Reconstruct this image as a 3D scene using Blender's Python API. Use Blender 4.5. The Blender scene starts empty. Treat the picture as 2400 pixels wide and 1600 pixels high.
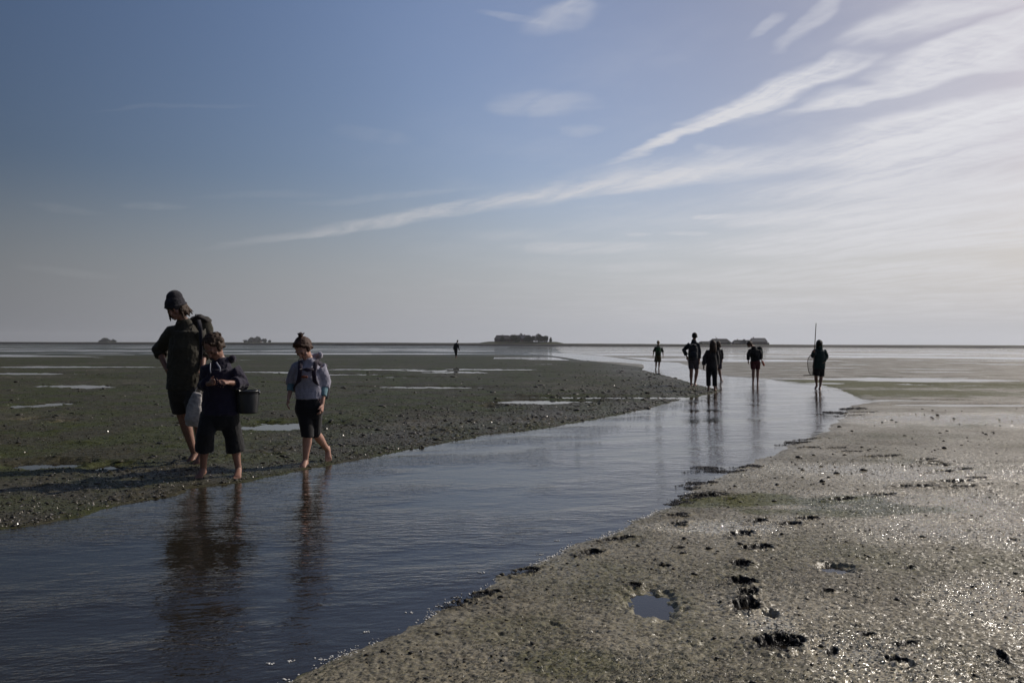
import bpy, bmesh, math, random
import numpy as np
from mathutils import Vector, Matrix
R = math.radians
SC = bpy.context.scene
COL = SC.collection

# ------------------------------------------------------------------ camera
CAM_H = 1.45
FPX = 1937.0                       # focal length in pixels of the 2400 px wide photograph
PITCH = R(0.22)
ROLL = R(0.235)
cam_d = bpy.data.cameras.new('camera')
cam_d.sensor_width = 36.0
cam_d.lens = 36.0 * FPX / 2400.0
cam_d.clip_start = 0.05
cam_d.clip_end = 20000
cam = bpy.data.objects.new('camera', cam_d)
COL.objects.link(cam)
fwd = Vector((0, math.cos(PITCH), math.sin(PITCH)))
rgt = Vector((math.cos(ROLL), 0, math.sin(ROLL)))
rgt = (rgt - fwd * rgt.dot(fwd)).normalized()
upv = rgt.cross(fwd).normalized()
M = Matrix((rgt, upv, -fwd)).transposed().to_4x4()
M.translation = Vector((0, 0, CAM_H))
cam.matrix_world = M
SC.camera = cam

def ray(x, y):
    """direction of a point of the photograph (2400 x 1600)"""
    return (rgt * ((x - 1200) / FPX) - upv * ((y - 800) / FPX) + fwd).normalized()
def gp(x, y, z=0.0):
    """point of the photograph set down on the level z"""
    d = ray(x, y)
    t = (z - CAM_H) / d.z
    return Vector((0, 0, CAM_H)) + d * t
def vp(x, y, Y):
    """point of the photograph at the depth Y"""
    d = ray(x, y)
    return Vector((0, 0, CAM_H)) + d * (Y / d.y)

# ------------------------------------------------------------------ light
SUN_AZ = R(57)                      # to the right of the view direction
SUN_EL = R(33)
SC.view_settings.view_transform = 'Standard'
SC.view_settings.look = 'None'
SC.view_settings.exposure = -0.58
SC.view_settings.gamma = 1
world = bpy.data.worlds.new('World')
SC.world = world
world.use_nodes = True
NT = world.node_tree
for n in list(NT.nodes):
    NT.nodes.remove(n)

class G:
    """small helper that writes node graphs as expressions"""
    def __init__(s, nt): s.nt = nt
    def n(s, t, **k):
        x = s.nt.nodes.new(t)
        for a, b in k.items(): setattr(x, a, b)
        return x
    def set(s, sock, v):
        if isinstance(v, (int, float)): sock.default_value = v
        elif isinstance(v, (tuple, list)): sock.default_value = v
        else: s.nt.links.new(v, sock)
    def m(s, op, a, b=0.0, c=0.0, clamp=False):
        x = s.n('ShaderNodeMath', operation=op); x.use_clamp = clamp
        s.set(x.inputs[0], a); s.set(x.inputs[1], b); s.set(x.inputs[2], c)
        return x.outputs[0]
    def v(s, op, a, b=(0, 0, 0), sc=None):
        x = s.n('ShaderNodeVectorMath', operation=op)
        s.set(x.inputs[0], a)
        if sc is None: s.set(x.inputs[1], b)
        else: s.set(x.inputs[3], sc)
        return x.outputs[1] if op in ('DOT_PRODUCT', 'LENGTH') else x.outputs[0]
    def xyz(s, a, b, c):
        x = s.n('ShaderNodeCombineXYZ'); s.set(x.inputs[0], a); s.set(x.inputs[1], b); s.set(x.inputs[2], c)
        return x.outputs[0]
    def sep(s, a):
        x = s.n('ShaderNodeSeparateXYZ'); s.set(x.inputs[0], a); return x.outputs
    def noise(s, vec, scale, detail=4, rough=0.55, dist=0.0, color=False):
        x = s.n('ShaderNodeTexNoise')
        if vec is not None: s.set(x.inputs['Vector'], vec)
        s.set(x.inputs['Scale'], scale); s.set(x.inputs['Detail'], detail)
        s.set(x.inputs['Roughness'], rough); s.set(x.inputs['Distortion'], dist)
        return x.outputs[1 if color else 0]
    def ramp(s, f, a, b, lo=0.0, hi=1.0, smooth=True):
        x = s.n('ShaderNodeMapRange'); x.interpolation_type = 'SMOOTHSTEP' if smooth else 'LINEAR'
        s.set(x.inputs[0], f); s.set(x.inputs[1], a); s.set(x.inputs[2], b); s.set(x.inputs[3], lo); s.set(x.inputs[4], hi)
        return x.outputs[0]
    def mix(s, f, a, b):
        x = s.n('ShaderNodeMix', data_type='RGBA')
        s.set(x.inputs[0], f)
        for i, q in ((6, a), (7, b)):
            s.set(x.inputs[i], (q + (1,)) if isinstance(q, tuple) and len(q) == 3 else q)
        return x.outputs[2]

g = G(NT)
sky = g.n('ShaderNodeTexSky', sky_type='NISHITA')
sky.sun_disc = False
sky.sun_elevation = SUN_EL
sky.sun_rotation = SUN_AZ           # measured from +Y towards +X
sky.altitude = 0
sky.air_density = 1.0
sky.dust_density = 2.6
sky.ozone_density = 1.4
tc = g.n('ShaderNodeTexCoord')
D = tc.outputs['Generated']
dx, dy, dz = g.sep(D)
KZ = 0.045
zz = g.m('ADD', g.m('MAXIMUM', dz, 0.0), KZ)
U = g.m('DIVIDE', dx, zz)
V = g.m('DIVIDE', dy, zz)
P = g.xyz(U, V, 0.0)
def uv(x, y):
    d = ray(x, y)
    return Vector((d.x / (max(d.z, 0) + KZ), d.y / (max(d.z, 0) + KZ)))
# streaks of high thin cloud, each an ellipse on the cloud plane
streaks = [
 (1420,392,1720,270,12,.85),(1600,305,1880,205,27,1.0),(1760,235,2040,150,26,.95),(1620,360,1690,350,10,.3),
 (1850,275,2160,205,14,.75),(1900,250,2250,170,16,.5),(2080,200,2420,80,34,.9),(2200,150,2500,20,30,.8),
 (2000,120,2260,25,36,.55),(1830,120,1970,-10,24,.42),(1735,95,1800,45,14,.35),(2200,50,2420,-10,22,.45),
 (2290,165,2420,140,16,.4),
 (1980,345,2480,225,38,.85),(1900,395,2480,335,42,.75),(2080,290,2480,245,20,.6),
 (480,585,1150,470,12,.33),(640,560,1500,425,15,.42),(1080,475,1900,378,19,.5),(1300,430,2050,340,26,.4),
 (1740,462,2450,425,30,.62),(1660,518,2450,492,26,.6),(1620,585,2480,545,34,.5),(1800,560,2480,525,16,.4),
 (1380,628,1620,622,10,.28),(1220,582,1550,578,13,.42),(1600,512,1710,506,6,.6),(1475,549,1530,547,4,.35),(1565,547,1640,549,5,.4),
 (1230,80,1420,22,30,.30),(1350,40,1420,10,22,.25),(1110,52,1270,66,10,.2),(1170,245,1370,228,24,.24),(1300,310,1400,300,14,.14),
 (290,480,430,478,8,.2),(480,460,760,452,9,.12),(720,478,1060,446,8,.2),(240,262,600,255,5,.1),(60,622,260,655,9,.14),
 (80,478,220,500,9,.12),(780,310,940,322,18,.12),(1600,650,2450,640,26,.3),(1300,760,2450,700,30,.2),(1100,560,1300,540,14,.12),
]
warp = g.noise(P, 1.3, 4, 0.6, 0.0, True)
Pw = g.v('ADD', P, g.v('SCALE', g.v('SUBTRACT', warp, (0.5, 0.5, 0.5)), sc=0.42))
uw, vw, _ = g.sep(Pw)
acc = None
for (x0, y0, x1, y1, w, st) in streaks:
    A, B = uv(x0, y0), uv(x1, y1)
    c = uv((x0 + x1) / 2, (y0 + y1) / 2)
    L = (B - A).length / 2
    dr = (B - A).normalized()
    nx, ny = -(y1 - y0), (x1 - x0); ln = math.hypot(nx, ny); nx /= ln; ny /= ln
    e = uv((x0 + x1) / 2 + nx * w, (y0 + y1) / 2 + ny * w) - c
    W = abs(-e.x * dr.y + e.y * dr.x) + 1e-4
    # distance in units of the two half axes
    ca = g.m('MULTIPLY_ADD', uw, dr.x / L, g.m('MULTIPLY_ADD', vw, dr.y / L, -(c.x * dr.x + c.y * dr.y) / L))
    cb = g.m('MULTIPLY_ADD', uw, -dr.y / W, g.m('MULTIPLY_ADD', vw, dr.x / W, -(-c.x * dr.y + c.y * dr.x) / W))
    r2 = g.m('MULTIPLY_ADD', ca, ca, g.m('MULTIPLY', cb, cb))
    k = g.ramp(r2, 1.95, 0.0, 0.0, min(1.0, st * 1.02) if x1 > 1150 else st * .6)
    acc = k if acc is None else g.m('ADD', acc, g.m('MULTIPLY', k, g.m('SUBTRACT', 1.0, acc)))
# fibres drawn out along the wind and small ripples
ang = uv(1860, 210) - uv(1440, 385)
an = math.atan2(ang.y, ang.x)
def rot(vec, a, sx, sy):
    x, y, _ = g.sep(vec)
    return g.xyz(g.m('MULTIPLY_ADD', x, math.cos(a) * sx, g.m('MULTIPLY', y, math.sin(a) * sx)),
                 g.m('MULTIPLY_ADD', x, -math.sin(a) * sy, g.m('MULTIPLY', y, math.cos(a) * sy)), 0.0)
fib = g.noise(rot(Pw, an, 0.7, 5.0), 1.6, 6, 0.62)
rip = g.noise(rot(P, an + 1.2, 2.0, 5.5), 5.0, 5, 0.6)
soft = g.noise(P, 1.1, 5, 0.6)
fine = g.m('MULTIPLY_ADD', fib, 0.62, g.m('MULTIPLY_ADD', soft, 0.26, g.m('MULTIPLY', rip, 0.20)))
dens = g.m('MULTIPLY', acc, g.ramp(fine, 0.36, 0.68, 0.30, 1.2))
right = g.ramp(g.m('DIVIDE', dx, g.m('MAXIMUM', dy, 0.05)), -0.35, 0.55)
low = g.ramp(dz, 0.34, 0.10)
veil = g.m('MULTIPLY', g.m('MULTIPLY', right, g.m('MULTIPLY_ADD', low, 0.7, 0.45)),
           g.ramp(g.m('MULTIPLY_ADD', soft, 0.75, g.m('MULTIPLY', fib, 0.25)), 0.42, 0.68, 0.0, 0.30))
dens = g.m('ADD', dens, g.m('MULTIPLY', veil, g.m('SUBTRACT', 1.0, g.m('MINIMUM', dens, 1.0))))
dens = g.m('MINIMUM', g.m('MULTIPLY', dens, g.ramp(dz, 0.0, 0.06)), 0.93)
sund = (math.sin(SUN_AZ) * math.cos(SUN_EL), math.cos(SUN_AZ) * math.cos(SUN_EL), math.sin(SUN_EL))
ds = g.v('DOT_PRODUCT', D, sund)
cb_ = g.ramp(ds, -0.2, 0.85, 3.4, 11.4, False)
ccol = g.v('MULTIPLY', g.xyz(cb_, cb_, cb_), (0.985, 0.985, 1.03))
skc = g.n('ShaderNodeHueSaturation'); skc.inputs['Saturation'].default_value = 1.14
g.set(skc.inputs['Color'], sky.outputs[0])
# greyish summer haze lying on the horizon
hz = g.ramp(dz, 0.21, 0.0)
hzb = g.ramp(ds, -0.15, 0.62, 2.1, 7.9, False)
hcol = g.v('MULTIPLY', g.xyz(hzb, hzb, hzb), g.mix(g.ramp(ds, .1, .8), (0.945, 0.98, 1.075), (0.93, 0.985, 1.10)))
# the air scatters forward: brighter towards the sun
gain = g.m('MULTIPLY', g.ramp(ds, -0.1, 1.0, 0.36, 2.05, False), g.ramp(ds, 0.5, 0.95, 1.0, 0.40))
base = g.mix(g.m('MULTIPLY', hz, 0.88), g.v('MULTIPLY', g.v('SCALE', skc.outputs[0], sc=gain), (1.02, 0.985, 1.055)), hcol)
fin = g.mix(dens, base, ccol)
bg = g.n('ShaderNodeBackground'); g.set(bg.inputs[0], fin); bg.inputs[1].default_value = 0.1
out = g.n('ShaderNodeOutputWorld')
NT.links.new(bg.outputs[0], out.inputs[0])

sun_d = bpy.data.lights.new('sun', 'SUN')
sun_d.energy = 5.0
sun_d.angle = R(0.6)
sun_d.color = (1.0, 0.93, 0.84)
sun = bpy.data.objects.new('sun', sun_d)
COL.objects.link(sun)
sun.rotation_euler = Vector(sund).to_track_quat('Z', 'Y').to_euler()

# ------------------------------------------------------------------ helpers
def tag(o, label=None, cat=None, group=None, kind=None):
    if label: o['label'] = label
    if cat: o['category'] = cat
    if group: o['group'] = group
    if kind: o['kind'] = kind
    return o
def empty(name, loc=(0, 0, 0), rz=0.0):
    o = bpy.data.objects.new(name, None)
    o.empty_display_size = 0.2
    o.location = loc; o.rotation_euler = (0, 0, rz)
    COL.objects.link(o)
    return o
def mesh_np(name, co, faces, mats, parent=None, smooth=True):
    """faces: (n,4) or (n,3) integer array"""
    me = bpy.data.meshes.new(name)
    co = np.ascontiguousarray(co, dtype=np.float32)
    faces = np.ascontiguousarray(faces, dtype=np.int32)
    k = faces.shape[1]
    me.vertices.add(len(co)); me.vertices.foreach_set('co', co.ravel())
    me.loops.add(faces.size); me.loops.foreach_set('vertex_index', faces.ravel())
    me.polygons.add(len(faces))
    me.polygons.foreach_set('loop_start', np.arange(0, faces.size, k, dtype=np.int32))
    me.update(calc_edges=True)
    me.validate()
    if smooth: me.polygons.foreach_set('use_smooth', np.ones(len(me.polygons), dtype=bool))
    for m in (mats if isinstance(mats, (list, tuple)) else [mats]): me.materials.append(m)
    o = bpy.data.objects.new(name, me)
    COL.objects.link(o)
    if parent: o.parent = parent
    return o
def attr(o, name, arr):
    a = o.data.attributes.new(name, 'FLOAT', 'POINT')
    a.data.foreach_set('value', np.ascontiguousarray(arr, dtype=np.float32))

rng = np.random.default_rng(7)
_perm = rng.permutation(65536).astype(np.int64)
_ga = rng.uniform(0, 2 * math.pi, 65536).astype(np.float32)
_gc, _gs = np.cos(_ga), np.sin(_ga)
def perlin(x, y, seed=0):
    xi = np.floor(x).astype(np.int64); yi = np.floor(y).astype(np.int64)
    xf = (x - xi).astype(np.float32); yf = (y - yi).astype(np.float32)
    def gr(ix, iy, fx, fy):
        h = _perm[(_perm[(ix + seed * 131) & 65535] + iy) & 65535]
        return _gc[h] * fx + _gs[h] * fy
    u = xf * xf * xf * (xf * (xf * 6 - 15) + 10); v = yf * yf * yf * (yf * (yf * 6 - 15) + 10)
    a = gr(xi, yi, xf, yf); b = gr(xi + 1, yi, xf - 1, yf)
    c = gr(xi, yi + 1, xf, yf - 1); d = gr(xi + 1, yi + 1, xf - 1, yf - 1)
    return (a + (b - a) * u + ((c + (d - c) * u) - (a + (b - a) * u)) * v) * 1.5
def fbm(x, y, octs=4, seed=0, gain=0.5):
    s = 0; a = 1.0; t = 0
    for i in range(octs):
        s = s + a * perlin(x * 2 ** i + 17.3 * i, y * 2 ** i - 9.1 * i, seed + i); t += a; a *= gain
    return s / t
def sst(x, a, b):
    t = np.clip((x - a) / (b - a), 0, 1); return t * t * (3 - 2 * t)

def mat(name, color, rough=0.6, spec=0.5, noise=0.0, nscale=20, bump=0.0, bscale=40, metal=0.0, sheen=0.0):
    m = bpy.data.materials.new(name); m.use_nodes = True
    nt = m.node_tree; q = G(nt)
    b = nt.nodes['Principled BSDF']
    b.inputs['Roughness'].default_value = rough
    b.inputs['Specular IOR Level'].default_value = spec
    b.inputs['Metallic'].default_value = metal
    if sheen: b.inputs['Sheen Weight'].default_value = sheen
    t = q.n('ShaderNodeTexCoord').outputs['Object']
    c = tuple(color)
    if noise:
        f = q.noise(t, nscale, 5, 0.6)
        q.set(b.inputs['Base Color'], q.mix(q.ramp(f, 0.3, 0.7), tuple(max(0, v * (1 - noise)) for v in c), tuple(min(1, v * (1 + noise)) for v in c)))
    else:
        b.inputs['Base Color'].default_value = c + (1,)
    if bump:
        bn = q.n('ShaderNodeBump'); bn.inputs['Strength'].default_value = bump; bn.inputs['Distance'].default_value = 0.01
        q.set(bn.inputs['Height'], q.noise(t, bscale, 4, 0.6)); q.set(b.inputs['Normal'], bn.outputs[0])
    return m

# ------------------------------------------------------------------ ground, stream and wet flats
def wp(pts):
    return np.array([[gp(x, y).x, gp(x, y).y] for x, y in pts])
D2 = 1.0204
left_bank = [(x * D2, y * D2) for x, y in [(-700,1330),(-300,1262),(0,1214),(60,1208),(120,1196),(180,1188),(230,1172),(300,1158),(360,1146),(400,1138),(440,1122),(500,1116),(560,1108),
   (610,1097),(660,1087),(700,1079),(760,1066),(860,1050),(980,1025),(1100,1001),(1250,984),(1380,960),(1480,940),(1570,916),(1640,902)]] + [
   (1690,916),(1680,912),(1638,903),(1584,886),(1538,875),(1504,866),(1510,861),(1506,853),(1450,849),(1366,844.5),(1328,838),(1290,833),(1240,829)]
right_bank = [(1240,826),(1301,826.5),(1343,828.5),(1412,834),(1500,845),(1588,849),(1640,865),(1691,879),(1787,886),(1844,893),(1921,901),(1963,910),(1990,922),(2030,938),(2070,940.5),(2030,944),(1990,952)] + [
   (x * D2, y * D2) for x, y in [(1945,948),(1930,962),(1900,988),(1840,1015),(1760,1048),(1690,1082),(1640,1100),(1605,1118),(1580,1140),(1555,1156),(1470,1190),(1420,1218),(1380,1236),(1330,1246),(1290,1262),
   (1250,1290),(1230,1300),(1165,1322),(1120,1350),(1080,1368),(1010,1402),(960,1432),(900,1458),(800,1500),(720,1538),(660,1566),(560,1640),(400,1900),(250,2700)]]
near = [(-6000, 2700)]
poly = np.vstack([wp(left_bank), wp(right_bank), np.array([[-1.6, 0.4], [-9.0, -6.0], [-22.0, -2.0], [-14.0, 3.6]])])

def sdf_poly(px, py, poly):
    """signed distance, negative inside"""
    d2 = np.full(px.shape, 1e12, dtype=np.float64)
    ins = np.zeros(px.shape, dtype=bool)
    n = len(poly)
    for i in range(n):
        ax, ay = poly[i]; bx, by = poly[(i + 1) % n]
        ex, ey = bx - ax, by - ay
        L = ex * ex + ey * ey + 1e-12
        t = np.clip(((px - ax) * ex + (py - ay) * ey) / L, 0, 1)
        qx = px - ax - ex * t; qy = py - ay - ey * t
        d2 = np.minimum(d2, qx * qx + qy * qy)
        c = ((ay > py) != (by > py)) & (px < (bx - ax) * (py - ay) / (by - ay + 1e-15) + ax)
        ins ^= c
    d = np.sqrt(d2)
    return np.where(ins, -d, d)

def polar(fine, kr, rmax, back=3.0):
    """rings round the camera foot: radii and angles (dense where the view is)"""
    rs = [0.25]
    while rs[-1] < rmax:
        r = rs[-1]
        if r < 2.9: s = 0.03
        elif r < 16: s = kr
        elif r < 70: s = kr * (1 + (r - 16) / 54 * 2)
        else: s = kr * 3 + 0.012 * min(1, (r - 70) / 200)
        rs.append(r * (1 + s))
    a = list(np.arange(-38, 38 + 1e-6, fine))
    b = list(np.arange(38 + back, 322 - back + 1e-6, back))
    th = np.radians(np.array(a + b))
    return np.array(rs), th
def polar_mesh(rs, th):
    nr, nt_ = len(rs), len(th)
    Rr, T = np.meshgrid(rs, th, indexing='ij')
    x = Rr * np.sin(T); y = Rr * np.cos(T)
    i = np.arange(nr - 1)[:, None] * nt_; j = np.arange(nt_)[None, :]; j2 = (j + 1) % nt_
    f = np.stack([i + j, i + nt_ + j, i + nt_ + j2, i + j2], -1).reshape(-1, 4)[:, ::-1]
    return x.ravel(), y.ravel(), f

# footprints pressed into the flat on the right: photo x, y, length px, width m, turn
prints = []
for (x, y, w, L, a) in [
   (1825,1560-40,.17,.26,60),(1745,1430,.13,.26,35),(1752,1400,.10,.18,25),(1738,1372,.15,.17,80),(1736,1330,.12,.2,25),(1775,1290,.12,.26,70),(1740,1258,.11,.26,50),
   (1772,1228,.1,.26,45),(1853,1235,.1,.22,60),(1892,1222,.1,.22,65),(1446,1268,.11,.28,60),(1385,1302,.12,.2,55),(1586,1212,.1,.22,60),(1592,1232,.09,.2,55),
   (1220,1342,.13,.3,62),(1110,1398,.12,.3,70),(1055,1420,.1,.2,60),(1970,1176,.1,.3,62),(2070,1166,.1,.3,70),(2145,1146,.12,.4,80),(2236,1134,.12,.36,76),(2250,1146,.1,.36,80),(2210,1110,.1,.3,75),(2290,1126,.1,.2,70),
   (2175,1088,.1,.32,80),(2080,1073,.12,.4,60),(2045,1074,.1,.3,70),(1993,1062,.1,.3,75),(1960,1053,.1,.3,75),(1895,1052,.12,.3,75),(2170,1082,.1,.3,60),(2185,1093,.1,.4,80),(2255,1105,.12,.25,60),
   (1948,1540,.06,.12,30),(2030,1500,.07,.1,60),(2100,1562,.09,.12,60),(2350,1555,.05,.2,20),(2130,1342,.06,.14,60),(1710,1175,.1,.1,0),(1592,1290,.08,.1,40),(1485,1378,.08,.1,20),(1556,1334,.06,.12,60),(2120,1523,.06,.18,65),
   (1940,1395,.07,.1,50),(2370,1275,.07,.1,50),(1640,1104,.14,.5,65),(1690,1098,.12,.6,70),(1620,1136,.12,.4,60),(1640,1168,.16,.55,66),(1600,1172,.1,.3,60),(1890,1030,.1,.5,70),(1850,1042,.12,.5,70),(2010,968,.16,.9,80),(1990,975,.14,.7,75)]:
    p = gp(x, y); kf = 1.25 if y < 1200 else (1.2 if w >= .1 else 1.0)
    prints.append((p.x, p.y, w * .95 * kf, L * .85 * kf, R(a)))
puddles = []
for (x, y, a, b) in [(1525,1420,.115,.22),(1960,1338,.09,.10),(1805,1448,.03,.05),(660,1000,.75,.8),(110,1093,.4,.35),(250,1098,.2,.3),(70,984,.2,.3),(150,990,.2,.3),(1150,955,.2,.5),(170,905,1.1,.9),
                     (1250,943,1.2,.8),(880,866,2.6,1.3),(1000,869,1.4,1.0),(300,860,2.4,1.2),(120,860,3.4,1.8),(40,876,3.0,1.3),(790,878,1.6,.9),(1150,866,3.2,1.4),(520,884,1.2,.9),(930,884,1.0,.7),(2100,938,2.6,.3),(2330,950,2.4,.5),
                     (100,950,.5,.8),(220,908,.8,.8),(640,872,2.2,1.0),(1060,873,1.8,1.0),(1010,908,2.0,.8),(1400,932,2.6,.6),(1230,946,1.0,.3),(1320,941,1.2,.35),(2150,890,3.5,2.)]:
    p = gp(x, y); puddles.append((p.x, p.y, a, b))

r5 = np.random.default_rng(55)
for k in range(46):
    p = gp(r5.uniform(-40, 1440), 830 + 70 * r5.uniform() ** 1.6); puddles.append((p.x, p.y, p.y * r5.uniform(.006, .030), p.y * r5.uniform(.006, .016)))
for k in range(26):
    p = gp(r5.uniform(1850, 2440), 832 + 75 * r5.uniform() ** 1.4); puddles.append((p.x, p.y, p.y * r5.uniform(.02, .07), p.y * r5.uniform(.008, .02)))
def ground_height(x, y):
    r = np.hypot(x, y)
    s = sdf_poly(x, y, poly)
    ragged = s + 0.10 * fbm(x * 1.6, y * 1.6, 4, 3) * np.clip(r / 8, .35, 1.6) + 0.035 * fbm(x * 9, y * 9, 3, 5)
    side = x * 1.0 - (y - 4.0) * 0.45          # >0 on the right hand flat near the camera
    rightside = sst(x - np.interp(y, [0, 3.4, 5, 8, 13, 20, 27, 45, 90, 2000], [-1.2, -1.0, -.3, 1.2, 3.8, 8.0, 9.0, 9.0, 6.0, 100.0]), -0.6, 0.6)
    rise_l = 0.010 + 0.034 * sst(ragged, 0.0, 1.5) - 0.012 * sst(ragged, 2.5, 14)
    rise_r = 0.006 + 0.016 * sst(ragged, 0.0, 0.25) + 0.010 * sst(ragged, .3, 2.5)
    near_pud = None
    out = rise_l * (1 - rightside) + rise_r * rightside
    out = out * sst(ragged, -0.01, 0.06)
    dep = -0.13 * sst(-ragged, 0.0, 2.2) - 0.02 * sst(-ragged, 0, .08)
    h = np.where(ragged > 0, out, dep)
    # broad swell of the flats: only there far water can stand in sheets
    dry = np.clip(ragged / 3.0, 0, 1)
    far = sst(r, 55, 130)
    h = h + dry * (1 - far) * 0.012 * fbm(x * 0.23, y * 0.23, 3, 11)
    fs = fbm(x / 55, y / 24, 4, 21) + 0.35 * fbm(x / 11, y / 6, 3, 23)
    farmix = sst(r, 38, 95) * np.where(x > -2, 1, sst(r, 78, 105)) * (ragged > 1.0)
    edge = sst(r, 84, 118)
    hfar = 0.008 - .006 * (x > -2) * sst(r, 45, 70) + 0.055 * fs - 0.001 * edge
    h = h * (1 - farmix) + hfar * farmix
    for (cx, cy, a, b) in puddles:
        near_ = (np.abs(x - cx) < 3 * a) & (np.abs(y - cy) < 3 * b)
        if not near_.any(): continue
        xx = x[near_]; yy = y[near_]
        q = np.sqrt(((xx - cx) / a) ** 2 + ((yy - cy) / b) ** 2) + 0.75 * fbm(xx / a * 1.5 + cx, yy / b * 1.5, 4, 31)
        k = sst(q, 1.7, 0.62)
        h[near_] = h[near_] * (1 - k) - 0.012 * k
    # disturbed mud: footprints with pushed-up rims
    dark = np.zeros_like(h)
    for i, (cx, cy, w, L, a) in enumerate(prints):
        near_ = (np.abs(x - cx) < L * 1.6 + .2) & (np.abs(y - cy) < L * 1.6 + .2)
        if not near_.any(): continue
        xx = x[near_] - cx; yy = y[near_] - cy
        u = xx * math.sin(a) + yy * math.cos(a); v = xx * math.cos(a) - yy * math.sin(a)
        n = fbm((x[near_]) * 20, (y[near_]) * 20, 4, 41, .65)
        q = np.sqrt((u / (L * .5)) ** 2 + (v / (w * .5)) ** 2) + 0.9 * n
        deep = 0.034 if w > .08 else 0.018
        hh = -deep * sst(q, 1.05, .55) + deep * .30 * sst(q, 1.7, 1.15) * sst(q, .8, 1.1)
        h[near_] += hh
        dark[near_] = np.maximum(dark[near_], sst(q, 1.25, .85))
    # lumps and algae tufts
    nr_ = sst(r, 40, 14)
    bank_l = (1 - rightside) * sst(ragged, 0.02, .25) * sst(ragged, 2.6 + r * .03, .6)
    lump = np.clip(fbm(x * 7.5, y * 7.5, 4, 51, .6) - 0.08, 0, 1)
    tuft = fbm(x * 34, y * 34, 4, 61, 0.7)
    pits = np.clip(fbm(x * 7, y * 7, 3, 71) - 0.42, 0, 1)
    amp_t = np.where(ragged > 0, 1.0, .3)
    hm = (0.012 * tuft * sst(r, 24, 5) + bank_l * 0.10 * lump * sst(fbm(x * .6, y * .6, 2, 55), -.35, .3) - 0.05 * pits * rightside) * amp_t * sst(ragged, -.05, .12)
    wetmask = (h < 0.004) & (ragged > .3)
    hm = np.where(wetmask, hm * .2, hm)
    h = h + hm
    hump = np.clip(fbm(x * .9, y * .9, 4, 81) - .12, 0, 1) * (1 - rightside) * sst(ragged, .3, 2) * sst(r, 90, 30)
    lu = np.clip(fbm(x * 2.6, y * 2.6, 4, 83, .6) - .02, 0, 1) * (1 - rightside) * sst(ragged, .2, 1.2) * sst(r, 110, 40)
    h = h + (0.05 * hump + 0.045 * lu) * (h > 0.004)
    return h, ragged, dark, rightside, bank_l, far

FINE = 0.115
rs, th = polar(FINE, 0.0026, 3200)
gx, gy, gf = polar_mesh(rs, th)
gh, grag, gdark, grs, gbank, gfar = ground_height(gx, gy)
print('ground verts', len(gx))
mg = bpy.data.materials.new('wet_mud'); mg.use_nodes = True
q = G(mg.node_tree); B = mg.node_tree.nodes['Principled BSDF']
geo = q.n('ShaderNodeNewGeometry').outputs['Position']
px_, py_, pz_ = q.sep(geo)
pos = q.xyz(px_, py_, 0.0)
def at_(n):
    x = q.n('ShaderNodeAttribute'); x.attribute_name = n; return x.outputs['Fac']
algae = at_('algae'); disturb = at_('disturb'); pale = at_('pale')
n1 = q.noise(pos, 38, 5, 0.7); n2 = q.noise(pos, 3.1, 4, 0.6); n3 = q.noise(pos, 150, 3, 0.6)
spk = q.noise(pos, 11, 4, 0.65)
mud = q.mix(q.ramp(n1, .3, .7), (0.115, 0.100, 0.066), (0.56, 0.49, 0.34))
mud = q.mix(q.m('SUBTRACT', 1.0, at_('gloss')), mud, q.mix(n1, (0.018, 0.015, 0.011), (0.062, 0.053, 0.037)))
mud = q.mix(q.ramp(n2, .35, .7, 0, .5), mud, (0.26, 0.232, 0.162))
alg = q.mix(q.ramp(n3, .3, .7), (0.018, 0.023, 0.006), (0.082, 0.092, 0.026))
alg = q.mix(q.ramp(n1, .35, .65, 0, .6), alg, (0.034, 0.033, 0.016))
n5 = q.noise(pos, .8, 4, .6)
alg = q.mix(q.ramp(n5, .42, .58, 0, .85), alg, q.mix(n1, (0.026, 0.023, 0.015), (0.075, 0.066, 0.044)))
am = q.ramp(q.m('ADD', algae, q.m('MULTIPLY', q.m('SUBTRACT', n1, .5), 1.1)), .25, .75)
alr = q.mix(q.ramp(n3, .3, .7), (0.030, 0.034, 0.008), (0.15, 0.145, 0.05))
alg = q.mix(q.ramp(at_('right_side'), .4, .6), alg, alr)
c = q.mix(am, mud, alg)
c = q.mix(q.m('MULTIPLY', pale, q.ramp(n3, .35, .6)), c, (0.10, 0.09, 0.075))
c = q.mix(q.ramp(spk, .66, .72, 0, .7), c, (0.022, 0.019, 0.016))
c = q.mix(q.ramp(q.m('ADD', disturb, q.m('MULTIPLY', q.m('SUBTRACT', n1, .5), .8)), .3, .6), c, (0.012, 0.010, 0.009))
q.set(B.inputs['Base Color'], c)
gloss = at_('gloss')
rough = q.m('ADD', q.ramp(n1, .3, .7, .12, .30), q.m('MULTIPLY', q.m('SUBTRACT', 1.0, gloss), 0.32))
q.set(B.inputs['Specular IOR Level'], q.m('MULTIPLY_ADD', gloss, 0.60, 0.09))
q.set(B.inputs['Roughness'], rough)
B.inputs['IOR'].default_value = 1.36
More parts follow.
